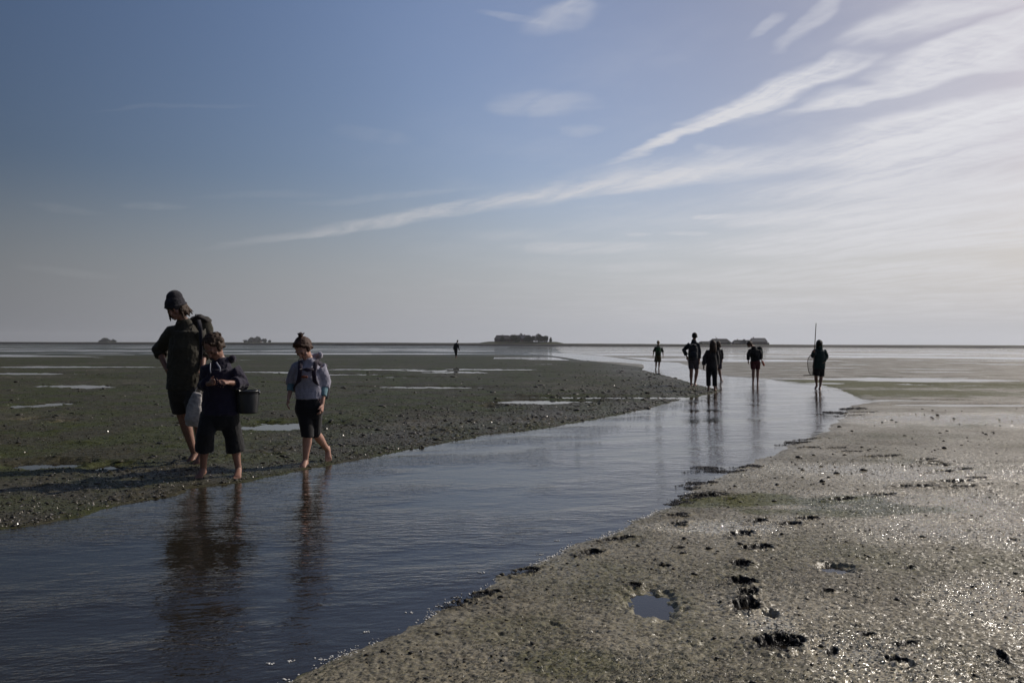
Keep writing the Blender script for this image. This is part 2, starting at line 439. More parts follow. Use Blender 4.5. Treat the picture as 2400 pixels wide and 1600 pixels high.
# micro relief: every grain of the wet surface leans its own way
cA = q.v('SUBTRACT', q.noise(pos, 70, 3, 0.75, 0, True), (.5, .5, .5))
cB = q.v('SUBTRACT', q.noise(pos, 21, 3, 0.6, 0, True), (.5, .5, .5))
lean = q.v('MULTIPLY', q.v('ADD', q.v('SCALE', cA, sc=q.m('MULTIPLY_ADD', gloss, 2.6, 1.3)), q.v('SCALE', cB, sc=1.7)), (1, 1, 0))
gnorm = q.n('ShaderNodeNewGeometry').outputs['Normal']
nv = q.v('NORMALIZE', q.v('ADD', gnorm, lean))
bh = q.m('ADD', q.m('MULTIPLY', n1, 1.0), q.m('MULTIPLY', n3, 0.5))
bn = q.n('ShaderNodeBump'); bn.inputs['Strength'].default_value = 1.0; bn.inputs['Distance'].default_value = 0.05
q.set(bn.inputs['Height'], bh)
q.set(B.inputs['Normal'], nv)
ground = mesh_np('ground', np.stack([gx, gy, gh], -1), gf, mg)
tag(ground, kind='structure')
rr = np.hypot(gx, gy)
# where algae grow: broad olive cover on the left flat, patches on the right
alg_m = np.where(grs > .5, 0.26 + 0.6 * fbm(gx * .5, gy * .5, 4, 91), 0.72 + 0.55 * fbm(gx * .22, gy * .22, 4, 92))
for (x, y, a, b, st) in [(1830,1178,1.3,.42,.95),(2000,1203,1.3,.3,.7),(1300,1560,.45,.3,.5),(2150,903,9,3.2,1.3),(2050,922,6,2.4,1.1),(1990,895,5,2.5,.9),(1200,1500,.6,.4,.4),(1250,930,5,6,.4)]:
    p = gp(x, y)
    dd = np.sqrt(((gx - p.x) / a) ** 2 + ((gy - p.y) / b) ** 2) + .9 * fbm(gx * 1.7, gy * 1.7, 5, 93, .6)
    alg_m = np.maximum(alg_m, st * sst(dd, 1.3, .3))
attr(ground, 'algae', np.clip(alg_m, 0, 1.2))
attr(ground, 'disturb', gdark); attr(ground, 'right_side', grs)
shn = np.zeros_like(gx)
for (x, y, a, b) in [(2240,1195,1.7,.9),(2330,1260,1.1,.6),(2290,985,3.5,1.6),(2080,1560,.45,.3),(1800,1480,.14,.25),(2400,1450,.4,.6),(1700,1245,.5,.25),(2100,1110,1.8,.8)]:
    p = gp(x, y); dd = np.sqrt(((gx - p.x) / a) ** 2 + ((gy - p.y) / b) ** 2) + .8 * fbm(gx * 1.6, gy * 1.6, 4, 97); shn = np.maximum(shn, sst(dd, 1.4, .3))
attr(ground, 'gloss', (np.clip(grs * (.62 + .5 * fbm(gx * .8, gy * .8, 3, 98)) + gbank * .45, 0, 1) * (1 - .9 * np.clip(alg_m, 0, 1)) + 1.0 * shn * grs + .45 * sst(rr, 95, 125)) * (1 - gdark))
attr(ground, 'pale', np.clip(gbank * .35 + .2 * grs * sst(fbm(gx * 1.1, gy * 1.1, 3, 95), .05, .4), 0, 1))

# water: one level sheet; the land rises out of it
rs2, th2 = polar(0.5, 0.02, 3150, 6.0)
wx, wy, wf = polar_mesh(rs2, th2)
ws = sdf_poly(wx, wy, poly)
mw = bpy.data.materials.new('stream_water'); mw.use_nodes = True
nt = mw.node_tree; q = G(nt)
for n in list(nt.nodes): nt.nodes.remove(n)
geo = q.n('ShaderNodeNewGeometry').outputs['Position']
x_, y_, z_ = q.sep(geo)
def aniso(a, sx, sy):
    return q.xyz(q.m('MULTIPLY_ADD', x_, math.cos(a) * sx, q.m('MULTIPLY', y_, math.sin(a) * sx)),
                 q.m('MULTIPLY_ADD', x_, -math.sin(a) * sy, q.m('MULTIPLY', y_, math.cos(a) * sy)), 0.0)
ripn = q.n('ShaderNodeAttribute'); ripn.attribute_name = 'ripple'
w1 = q.noise(aniso(R(8), 6.0, 17.0), 1.0, 3, .5, .25)
w2 = q.noise(aniso(R(35), 14.0, 38.0), 1.0, 2, .5, .2)
w3 = q.noise(aniso(R(-12), 2.0, 4.5), 1.0, 2, .5)
patch = q.ramp(q.noise(aniso(R(25), .45, .9), 1.0, 3, .5), .35, .62, .25, 1.0)
hgt = q.m('MULTIPLY', q.m('ADD', q.m('MULTIPLY', w1, 1.0), q.m('ADD', q.m('MULTIPLY', w2, .32), q.m('MULTIPLY', w3, 1.1))),
          q.m('MULTIPLY', ripn.outputs['Fac'], patch))
bn = q.n('ShaderNodeBump'); bn.inputs['Strength'].default_value = 1.0; bn.inputs['Distance'].default_value = 0.0105
q.set(bn.inputs['Height'], hgt)
gl = q.n('ShaderNodeBsdfGlossy'); gl.inputs['Roughness'].default_value = 0.03; gl.inputs['Color'].default_value = (1, 1, 1, 1)
tr = q.n('ShaderNodeBsdfTransparent'); tr.inputs['Color'].default_value = (0.72, 0.62, 0.48, 1)
fr = q.n('ShaderNodeFresnel'); fr.inputs['IOR'].default_value = 1.333
for s_ in (gl, fr): nt.links.new(bn.outputs[0], s_.inputs['Normal'])
df = q.n('ShaderNodeBsdfDiffuse'); df.inputs['Color'].default_value = (0.050, 0.042, 0.032, 1)
mu = q.n('ShaderNodeMixShader'); mu.inputs[0].default_value = .36
nt.links.new(tr.outputs[0], mu.inputs[1]); nt.links.new(df.outputs[0], mu.inputs[2])
mx = q.n('ShaderNodeMixShader')
nt.links.new(fr.outputs[0], mx.inputs[0]); nt.links.new(mu.outputs[0], mx.inputs[1]); nt.links.new(gl.outputs[0], mx.inputs[2])
o_ = q.n('ShaderNodeOutputMaterial'); nt.links.new(mx.outputs[0], o_.inputs[0])
water = mesh_np('water', np.stack([wx, wy, np.zeros_like(wx)], -1), wf, mw)
tag(water, kind='structure')
wr = np.hypot(wx, wy)
attr(water, 'ripple', np.clip(sst(ws, .15, -.25) + 0.22 * sst(wr, 50, 120), 0, 1))

# ------------------------------------------------------------------ far shore, mounds, houses, trees
def grid_faces(nr, nc):
    i = np.arange(nr - 1)[:, None] * nc; j = np.arange(nc - 1)[None, :]
    return np.stack([i + j, i + j + 1, i + nc + j + 1, i + nc + j], -1).reshape(-1, 4)
M_marsh = mat('marsh_grass', (0.036, 0.040, 0.018), .9, .2, .35, .15)
M_stone = mat('dark_revetment', (0.022, 0.020, 0.022), .8, .3, .4, .3)
SHORE = 850.0
xs = np.linspace(-2300, 2300, 500); vs = np.array([0, 2.2, 4.0, 9, 22, 60, 140, 260, 420])
X, V_ = np.meshgrid(xs, vs)
shore_y = SHORE + 22 * fbm(xs / 210, xs * 0, 3, 201)
top = np.interp(xs, [-900, -500, -300, -40, 60, 300, 500, 1500], [1.9, 2.3, 2.9, 3.3, 3.1, 2.8, 3.0, 2.9]) + .35 * fbm(xs / 24, xs * 0 + 2, 4, 203)
prof = np.array([-.35, .45, .62, .72, .85, .95, 1, 1, .6])
Z = prof[:, None] * top[None, :] + (V_ > 8) * .25 * fbm(X / 15, V_ / 12, 3, 205)
Z[0] = -.35
Y = shore_y[None, :] + V_
terr = mesh_np('terrain', np.stack([X.ravel(), Y.ravel(), Z.ravel()], -1), grid_faces(len(vs), len(xs)), [M_stone, M_marsh])
mi = np.repeat(np.array([0, 0, 1, 1, 1, 1, 1, 1], dtype=np.int32), len(xs) - 1)
terr.data.polygons.foreach_set('material_index', mi)
tag(terr, kind='structure')

def mound(px0, px1, pxt0, pxt1, ytop, Yd, depth, z0=0.4):
    """a raised dwelling mound: flat top, long grass slopes"""
    a0, a1 = vp(px0, 808, Yd).x, vp(px1, 808, Yd).x
    t0, t1 = vp(pxt0, 808, Yd).x, vp(pxt1, 808, Yd).x
    zt = vp((pxt0 + pxt1) / 2, ytop, Yd).z
    nx_, ny_ = 60, 26
    u = np.linspace(a0 - 5, a1 + 5, nx_); v = np.linspace(-depth, depth, ny_)
    UU, VV = np.meshgrid(u, v)
    k = np.minimum(sst(UU, a0, t0), 1 - sst(UU, t1, a1)) * sst(depth - np.abs(VV), 0, depth * .55)
    ZZ = z0 + (zt - z0) * k + .18 * fbm(UU / 6, VV / 6, 3, 207) - .8 * (k < .01)
    o = mesh_np('hill', np.stack([UU.ravel(), VV.ravel() + Yd + depth * .45, ZZ.ravel()], -1), grid_faces(ny_, nx_), M_marsh)
    tag(o, kind='structure')
    return zt
mt_c = mound(1085, 1350, 1150, 1300, 800.5, 880, 38)
mt_r = mound(1600, 1850, 1640, 1800, 808.3, 890, 38, 1.2)
mt_l = mound(200, 300, 225, 280, 803.5, 1850, 60, .5)
mt_m = mound(548, 690, 572, 640, 804.0, 1850, 60, .5)

def bmo(name, bm, m, parent=None, smooth=False):
    me = bpy.data.meshes.new(name); bm.normal_update(); bm.to_mesh(me); bm.free()
    me.materials.append(m)
    if smooth:
        for p in me.polygons: p.use_smooth = True
    o = bpy.data.objects.new(name, me); COL.objects.link(o)
    if parent: o.parent = parent
    return o
def bbox(bm, x0, x1, y0, y1, z0, z1):
    v = [bm.verts.new(p) for p in [(x0, y0, z0), (x1, y0, z0), (x1, y1, z0), (x0, y1, z0), (x0, y0, z1), (x1, y0, z1), (x1, y1, z1), (x0, y1, z1)]]
    for f in [(0, 3, 2, 1), (4, 5, 6, 7), (0, 1, 5, 4), (1, 2, 6, 5), (2, 3, 7, 6), (3, 0, 4, 7)]: bm.faces.new([v[i] for i in f])
M_brick = mat('dark_brick', (0.10, 0.06, 0.055), .85, .3, .2, 4)
M_white = mat('white_wash', (0.5, 0.5, 0.48), .8, .3, .1, 4)
M_thatch = mat('thatch_roof', (0.055, 0.055, 0.055), .9, .2, .25, 3)
M_slate = mat('slate_roof', (0.045, 0.05, 0.06), .6, .4, .2, 3)
M_pane = mat('window_glass', (0.03, 0.035, 0.04), .12, .6)
M_wood = mat('painted_wood', (0.10, 0.13, 0.11), .6, .4)
def house(px0, px1, yr, ye, zb, Yd, w, label, roofm, wallm, hip=.25, chim=(.3,), gable=None, win=4):
    """ridge at picture height yr, eaves at ye, floor at zb"""
    x0, x1 = vp(px0, yr, Yd).x, vp(px1, yr, Yd).x
    zr, ze = vp(px0, yr, Yd).z, vp(px0, ye, Yd).z
    L = x1 - x0; cx = (x0 + x1) / 2
    root = empty('farmhouse', (cx, Yd, zb)); tag(root, label, 'house', 'farmhouses on the mounds')
    h, e = zr - zb, ze - zb
    bm = bmesh.new(); bbox(bm, -L / 2 + .5, L / 2 - .5, -w / 2 + .5, w / 2 - .5, -.4, e + .05)
    bmo('wall', bm, wallm, root)
    bm = bmesh.new()
    hw, hl = w / 2, L / 2; r = hl - hip * L
    lo = [bm.verts.new(p) for p in [(-hl, -hw, e), (hl, -hw, e), (hl, hw, e), (-hl, hw, e)]]
    lo2 = [bm.verts.new(p) for p in [(-hl, -hw, e - .25), (hl, -hw, e - .25), (hl, hw, e - .25), (-hl, hw, e - .25)]]
    a, b = bm.verts.new((-r, 0, h)), bm.verts.new((r, 0, h))
    for f in [(lo[0], lo[1], b, a), (lo[2], lo[3], a, b), (lo[1], lo[2], b), (lo[3], lo[0], a), (lo2[3], lo2[2], lo2[1], lo2[0])]: bm.faces.new(f)
    for i in range(4): bm.faces.new((lo2[i], lo2[(i + 1) % 4], lo[(i + 1) % 4], lo[i]))
    rf = bmo('roof', bm, roofm, root)
    for c in chim:
        bm = bmesh.new(); x = -r + 2 * r * c; bbox(bm, x - .45, x + .45, -.4, .4, h - .6, h + .7); bbox(bm, x - .55, x + .55, -.5, .5, h + .7, h + .85)
        bmo('chimney', bm, M_brick, rf)
    if gable is not None:
        gx_ = -hl + L * gable; gh_ = h + .9 if h - e > 2 else h + .4
        bm = bmesh.new(); gw = 2.6
        p = [bm.verts.new(q) for q in [(gx_ - gw, -hw - .3, e - .3), (gx_ + gw, -hw - .3, e - .3), (gx_ + gw, 0, e - .3), (gx_ - gw, 0, e - .3), (gx_, -hw - .3, gh_), (gx_, 0.3, gh_)]]
        for f in [(0, 1, 4), (1, 2, 5, 4), (3, 0, 4, 5), (2, 3, 5)]: bm.faces.new([p[i] for i in f])
        bmo('dormer', bm, roofm, root)
    if e > 1.4:
        for i in range(win):
            x = -hl + L * (i + .5) / win
            if i == win // 2:
                bm = bmesh.new(); bbox(bm, x - .5, x + .5, -w / 2 + .42, -w / 2 + .56, 0, min(2.0, e - .2)); bmo('door', bm, M_wood, root)
            else:
                bm = bmesh.new(); bbox(bm, x - .55, x + .55, -w / 2 + .44, -w / 2 + .56, .8, min(2.0, e - .25)); f = bmo('window', bm, M_white, root)
                bm = bmesh.new(); bbox(bm, x - .45, x + .45, -w / 2 + .42, -w / 2 + .439, .9, min(1.9, e - .33)); bmo('pane', bm, M_pane, f)
    return root
zc = mt_c - .1
house(1158, 1198, 785.3, 794.5, zc, 884, 11, 'long thatched farmhouse at the left end of the big middle mound', M_thatch, M_brick, .14, (.5,), None, 6)
house(1190, 1250, 784.8, 793.5, zc, 892, 12, 'dark roofed farmhouse behind the trees on the big middle mound', M_slate, M_brick, .13, (.2, .7), .45, 7)
zr_ = mt_r - .1
house(1636, 1672, 799.5, 804.5, zr_, 886, 9, 'low hipped outbuilding at the left end of the row behind the walkers', M_thatch, M_brick, .2, (), None, 5)
house(1661, 1712, 793.4, 802.5, zr_, 892, 12, 'large hipped farmhouse with thin mast on its roof between two walkers', M_thatch, M_brick, .17, (.3,), None, 6)
house(1716, 1764, 796.4, 804, zr_, 890, 10, 'low farmhouse with small pointed front gable in the middle of the right row', M_thatch, M_brick, .1, (.2,), .55, 6)
house(1758, 1796, 791.8, 800.5, zr_, 894, 12, 'tall blue grey roofed house at the right end of the right row', M_slate, M_brick, .08, (.15,), None, 5)
house(243, 262, 795.5, 800, mt_l - .3, 1862, 14, 'tiny hazy farmhouse among trees on the far left mound', M_thatch, M_brick, .2, (.4,), None, 4)
house(583, 612, 791.5, 797.5, mt_m - .3, 1862, 14, 'hazy farmhouse among trees on the mound left of the girl', M_thatch, M_brick, .2, (.4,), None, 5)

M_leaf = mat('tree_foliage', (0.030, 0.042, 0.024), .8, .2, .45, .8)
M_bark = mat('tree_bark', (0.06, 0.05, 0.04), .9, .2, .3, 3)
def tree(px, yt, zb, Yd, w, label, lean=0, seed=0, lobes=7):
    """w is the crown width in metres, yt the picture height of its top"""
    r_ = np.random.default_rng(900 + seed)
    p = vp(px, yt, Yd); H = p.z - zb
    root = empty('tree', (p.x, Yd, zb)); tag(root, label, 'tree', 'trees on the mounds')
    pts = [(0, 0, -.3), (.1 * lean, 0, H * .3), (lean * .3, 0, H * .7)]
    bm = bmesh.new()
    def limb(a, b, ra, rb, n=6):
        a, b = Vector(a), Vector(b); d = (b - a).normalized(); s = d.orthogonal().normalized(); t = d.cross(s)
        A = [bm.verts.new(a + (s * math.cos(k * 2 * math.pi / n) + t * math.sin(k * 2 * math.pi / n)) * ra) for k in range(n)]
        Bv = [bm.verts.new(b + (s * math.cos(k * 2 * math.pi / n) + t * math.sin(k * 2 * math.pi / n)) * rb) for k in range(n)]
        for k in range(n): bm.faces.new((A[k], A[(k + 1) % n], Bv[(k + 1) % n], Bv[k]))
    limb(pts[0], pts[1], .28, .2); limb(pts[1], pts[2], .2, .08)
    cs = []
    for i in range(lobes):
        a = r_.uniform(0, 2 * math.pi); rr_ = w * .5 * r_.uniform(.15, .62)
        c = np.array([math.cos(a) * rr_ + lean * .4, math.sin(a) * rr_ * .8, H * r_.uniform(.22, .80)])
        limb(pts[1], tuple(c), .1, .03, 5)
        cs.append((c, w * r_.uniform(.17, .27)))
    cs.append((np.array([lean * .4, 0, H - w * .16]), w * .2))
    bmo('trunk', bm, M_bark, root)
    co = []; 
    for c, rad in cs:
        n = 260
        d = r_.normal(size=(n, 3)); d /= np.linalg.norm(d, axis=1)[:, None]
        q = c + d * rad * (r_.uniform(.45, 1.05, n) ** .6)[:, None] * np.array([1, 1, .8])
        s = r_.uniform(.18, .42, n) * max(.5, w / 9)
        a1 = r_.normal(size=(n, 3)); a2 = r_.normal(size=(n, 3))
        a1 /= np.linalg.norm(a1, axis=1)[:, None]; a2 /= np.linalg.norm(a2, axis=1)[:, None]
        co.append(np.stack([q - a1 * s[:, None], q + a2 * s[:, None] * .7, q + a1 * s[:, None], q - a2 * s[:, None] * .7], 1).reshape(-1, 3))
    co = np.concatenate(co); mesh_np('crown', co, np.arange(len(co)).reshape(-1, 4), M_leaf, root, False)
for i, t in enumerate([
   (1178,788.5,zc,872,7,'small round tree in front of the long farmhouse on the middle mound'),
   (1207,785.5,zc,874,12,'dense tree hiding the middle of the farm on the big mound'),
   (1221,780.5,zc,898,6,'narrow pointed tree rising above the roofs of the big mound'),
   (1236,785.5,zc,874,10,'broad dark tree right of the pointed one on the big mound'),
   (1250,786.5,zc,876,10,'low tree against the right gable of the dark roofed farmhouse'),
   (1264,784.0,zc,878,12,'tallest round tree standing free right of the farmhouses'),
   (1277,787.0,zc,880,11,'middle tree of the loose row sloping down to the right'),
   (1290,790.0,zc-.3,878,5.5,'small lone bush like tree at the right end of the big mound'),
   (1642,800.5,zr_,878,4,'small bush in front of the low outbuilding'),
   (1707,800.5,zr_,880,4,'small bush in the gap between the two roof groups'),
   (1800,802.5,zr_,882,3.5,'small bush at the right corner of the tall house'),
   (236,797.0,mt_l-.3,1850,14,'left tree of the hazy clump on the far left mound'),
   (247,791.5,mt_l-.3,1850,19,'highest tree of the hazy clump on the far left mound'),
   (266,795.5,mt_l-.3,1850,15,'right tree of the hazy clump on the far left mound'),
   (576,796.0,mt_m-.3,1850,13,'low left tree of the clump on the mound left of the girl'),
   (589,790.0,mt_m-.3,1850,20,'second tree from the left of the clump on the mound left of the girl'),
   (603,788.0,mt_m-.3,1850,21,'highest tree of the clump on the mound left of the girl'),
   (619,794.0,mt_m-.3,1850,17,'fourth tree from the left of the clump on the mound left of the girl'),
   (632,796.5,mt_m-.3,1850,10,'low tree ending the clump on the right'),
   ]):
    tree(*t, lean=[-.6, .5, 0, .8][i % 4], seed=i, lobes=11)
root = empty('mast', (vp(1677, 793, 892).x, 892, vp(1677, 793.5, 892).z)); tag(root, 'thin mast standing on the ridge of the large hipped farmhouse', 'mast')
bm = bmesh.new(); bbox(bm, -.06, .06, -.06, .06, -.5, 2.6); bmo('pole', bm, M_stone, root)
bm = bmesh.new(); bbox(bm, -.45, .45, -.04, .04, 2.1, 2.2); bbox(bm, -.3, .3, -.04, .04, 1.6, 1.7); bmo('crossbar', bm, M_stone, root)

# ------------------------------------------------------------------ haze
bm = bmesh.new(); bbox(bm, -3500, 3500, -3500, 3500, -1.2, 42)
mh = bpy.data.materials.new('haze'); mh.use_nodes = True
nt = mh.node_tree
for n in list(nt.nodes): nt.nodes.remove(n)
pvn = nt.nodes.new('ShaderNodeVolumePrincipled')
pvn.inputs['Color'].default_value = (0.93, 0.95, 1.0, 1)
pvn.inputs['Density'].default_value = 0.00009
pvn.inputs['Anisotropy'].default_value = 0.3
on = nt.nodes.new('ShaderNodeOutputMaterial'); nt.links.new(pvn.outputs[0], on.inputs['Volume'])
hz_o = bmo('haze', bm, mh); tag(hz_o, 'thin grey summer haze over the tidal flats', 'haze', kind='stuff')

# ------------------------------------------------------------------ people
def frame(d, ref):
    d = np.array(d, float); d /= np.linalg.norm(d) + 1e-9
    s = np.array(ref, float) - d * np.dot(ref, d)
    if np.linalg.norm(s) < 1e-4: s = np.cross(d, (0.3, 0.9, 0.2))
    s /= np.linalg.norm(s); return d, s, np.cross(d, s)
class Prim:
    """collects closed rounded pieces; fuse() makes ONE continuous surface of them"""
    def __init__(s): s.co = []; s.f = []; s.n = 0
    def add(s, co, f): s.co.append(np.array(co, float)); s.f += [tuple(i + s.n for i in q) for q in f]; s.n += len(co)
    def tube(s, pts, rad, ref=(1, 0, 0), n=14, cap=.8):
        """rad: list of (ra, rb); ra along ref, rb across"""
        pts = [np.array(p, float) for p in pts]
        rad = [(r, r) if np.isscalar(r) else r for r in rad]
        rings = []
        for i, p in enumerate(pts):
            d = pts[min(i + 1, len(pts) - 1)] - pts[max(i - 1, 0)]
            d, a, b = frame(d, ref)
            if i == 0 and cap:
                for k in (.9, .55): rings.append((p - d * min(rad[0]) * cap * k, rad[0][0] * math.sqrt(1 - k * k), rad[0][1] * math.sqrt(1 - k * k), a, b))
            rings.append((p, rad[i][0], rad[i][1], a, b))
            if i == len(pts) - 1 and cap:
                for k in (.55, .9): rings.append((p + d * min(rad[i]) * cap * k, rad[i][0] * math.sqrt(1 - k * k), rad[i][1] * math.sqrt(1 - k * k), a, b))
        t = np.linspace(0, 2 * math.pi, n, endpoint=False)
        co = np.concatenate([p + np.outer(np.cos(t), a) * ra + np.outer(np.sin(t), b) * rb for p, ra, rb, a, b in rings])
        f = []
        for i in range(len(rings) - 1):
            for k in range(n):
                k2 = (k + 1) % n
                f.append((i * n + k, i * n + k2, (i + 1) * n + k2, (i + 1) * n + k))
        f.append(tuple(range(n - 1, -1, -1))); m = (len(rings) - 1) * n; f.append(tuple(m + k for k in range(n)))
        s.add(co, f)
    def ball(s, c, r, rotm=None, n=14, m=9):
        if np.isscalar(r): r = (r, r, r)
        co = []
        for i in range(1, m):
            ph = math.pi * i / m
            for k in range(n):
                th_ = 2 * math.pi * k / n
                co.append((r[0] * math.sin(ph) * math.cos(th_), r[1] * math.sin(ph) * math.sin(th_), r[2] * math.cos(ph)))
        co += [(0, 0, r[2]), (0, 0, -r[2])]
        co = np.array(co)
        if rotm is not None: co = co @ np.array(rotm).T
        co = co + np.array(c, float)
        f = []
        for i in range(m - 2):
            for k in range(n):
                k2 = (k + 1) % n; f.append((i * n + k, (i + 1) * n + k, (i + 1) * n + k2, i * n + k2))
        T_, Bt = (m - 1) * n, (m - 1) * n + 1
        for k in range(n):
            k2 = (k + 1) % n
            f.append((T_, k, k2)); f.append((Bt, (m - 2) * n + k2, (m - 2) * n + k))
        s.add(co, f)
    def raw(s, name, m, parent, smooth=True):
        me = bpy.data.meshes.new(name); me.from_pydata(np.concatenate(s.co).tolist(), [], s.f)
        me.materials.append(m)
        for p in me.polygons: p.use_smooth = smooth
        o = bpy.data.objects.new(name, me); COL.objects.link(o); o.parent = parent
        return o
    def fuse(s, name, m, parent, vox=.01, it=6, wr=0.0, ws=.12, wr2=0.0, ws2=.03):
        o = s.raw(name, m, None)
        md = o.modifiers.new('a', 'REMESH'); md.mode = 'VOXEL'; md.voxel_size = vox; md.adaptivity = 0
        md = o.modifiers.new('b', 'SMOOTH'); md.iterations = it; md.factor = .5
        for w_, sc_ in ((wr, ws), (wr2, ws2)):
            if w_:
                tx = bpy.data.textures.new('folds', 'CLOUDS'); tx.noise_scale = sc_; tx.noise_depth = 2
                md = o.modifiers.new('c', 'DISPLACE'); md.texture = tx; md.strength = w_; md.mid_level = .5
        dg = bpy.context.evaluated_depsgraph_get(); dg.update()
        me = bpy.data.meshes.new_from_object(o.evaluated_get(dg), depsgraph=dg)
        me.name = name
        o.modifiers.clear(); old = o.data; o.data = me; bpy.data.meshes.remove(old)
        if not me.materials: me.materials.append(m)
        me.polygons.foreach_set('use_smooth', np.ones(len(me.polygons), dtype=bool))
        o.parent = parent
        return o
def lerp(a, b, t): return np.array(a, float) * (1 - t) + np.array(b, float) * t
def rotz_x(yaw, pitch, roll=0):
    return np.array(Matrix.Rotation(yaw, 3, 'Z') @ Matrix.Rotation(roll, 3, 'Y') @ Matrix.Rotation(pitch, 3, 'X'))

SKIN = mat('skin', (0.23, 0.12, 0.085), .5, .4, .12, 15, .15, 120)
EYE = mat('eye', (0.03, 0.02, 0.02), .2, .5)
LIP = mat('lips', (0.30, 0.11, 0.09), .4, .5)
def cloth(name, c, b=.35, s=90): return mat(name, tuple(v * .62 for v in c), .85, .25, .18, 9, b, s, sheen=.15)

def hand(P, w, el, k, palm_in, curl=.5, sc=1.0):
    """palm and five fingers; w wrist, direction from the elbow, palm_in: where the palm looks"""
    d = np.array(w, float) - np.array(el, float); d, nrm, _ = frame(d, palm_in)
    side = np.cross(d, nrm) * k                     # towards the thumb
    P.tube([lerp(w, w, 0), w + d * .035 * sc, w + d * .085 * sc], [(.020 * sc, .027 * sc), (.017 * sc, .038 * sc), (.013 * sc, .040 * sc)], ref=nrm, n=12)
    for i, (off, L) in enumerate(((.030, .070), (.010, .080), (-.010, .074), (-.029, .058))):
        b = w + d * (.082 - .004 * abs(i - 1)) * sc + side * off * sc
        c1 = curl * (.55 + .12 * i); c2 = curl * 1.25
        d1 = d * math.cos(c1) + nrm * math.sin(c1); d2 = d * math.cos(c1 + c2) + nrm * math.sin(c1 + c2)
        m_ = b + d1 * L * .52 * sc
        P.tube([b - d * .015, m_, m_ + d2 * L * .48 * sc], [.0095 * sc, .0088 * sc, .0072 * sc], ref=nrm, n=8)
    b = w + d * .028 * sc + side * .028 * sc
    m_ = b + (d * .62 + side * .60 + nrm * .25) * .042 * sc
    P.tube([b, m_, m_ + (d * .85 + side * .15 + nrm * .45) * .032 * sc], [.013 * sc, .0105 * sc, .008 * sc], ref=nrm, n=8)
def foot(P, an, toe, sc=1.0):
    """an: ankle joint, toe: tip of the foot"""
    an = np.array(an, float); toe = np.array(toe, float)
    d = toe - an; up = np.array((0, 0, 1.)); dh = d.copy(); L = np.linalg.norm(d)
    fd, sd, _ = frame(d, np.cross(d, up))
    heel = an - fd * .035 * sc + np.array((0, 0, -.045 if abs(fd[2]) < .8 else .0)) * sc
    if fd[2] < -.8: heel = an + np.array((0, .04, 0))
    ball = lerp(heel, toe, .70)
    P.tube([an + up * .03, an, lerp(an, ball, .5), ball], [.034 * sc, (.036 * sc, .04 * sc), (.038 * sc, .028 * sc), (.045 * sc, .018 * sc)], ref=sd, n=12)
    P.tube([heel, lerp(heel, ball, .5), ball], [.030 * sc, (.030 * sc, .022 * sc), (.044 * sc, .017 * sc)], ref=sd, n=12)
    for i in range(5):
        o_ = sd * (.036 - .018 * i) * sc
        P.tube([ball + o_ - fd * .01, ball + o_ + fd * (.055 - .006 * i) * sc], [(.011 - .0008 * i) * sc, (.0095 - .0006 * i) * sc], ref=sd, n=8)

def head(P, c, Rm, s=1.0, face=True):
    q = lambda x, y, z: np.array(c) + Rm @ (np.array((x, y, z)) * s)
    P.ball(c, (.076 * s, .094 * s, .088 * s), Rm)
    P.ball(q(0, .012, .03), (.077 * s, .095 * s, .088 * s), Rm)
    P.ball(q(0, -.030, -.055), (.056 * s, .058 * s, .062 * s), Rm)
    P.ball(q(0, -.070, -.096), (.024 * s, .020 * s, .018 * s), Rm)
    P.tube([q(0, -.088, .012), q(0, -.104, -.022), q(0, -.108, -.034)], [.009 * s, .012 * s, .014 * s], n=8)
    P.ball(q(0, -.080, -.062), (.026 * s, .016 * s, .012 * s), Rm)
    P.tube([q(-.045, -.078, .018), q(0, -.090, .020), q(.045, -.078, .018)], [.010 * s, .010 * s, .010 * s], ref=(0, 0, 1), n=8)
    for k in (-1, 1):
        P.ball(q(k * .031, -.076, -.002), .015 * s)
        P.ball(q(k * .045, -.062, -.032), (.022 * s, .018 * s, .020 * s), Rm)
        P.ball(q(k * .080, .008, -.010), (.010 * s, .019 * s, .030 * s), Rm)
    return q

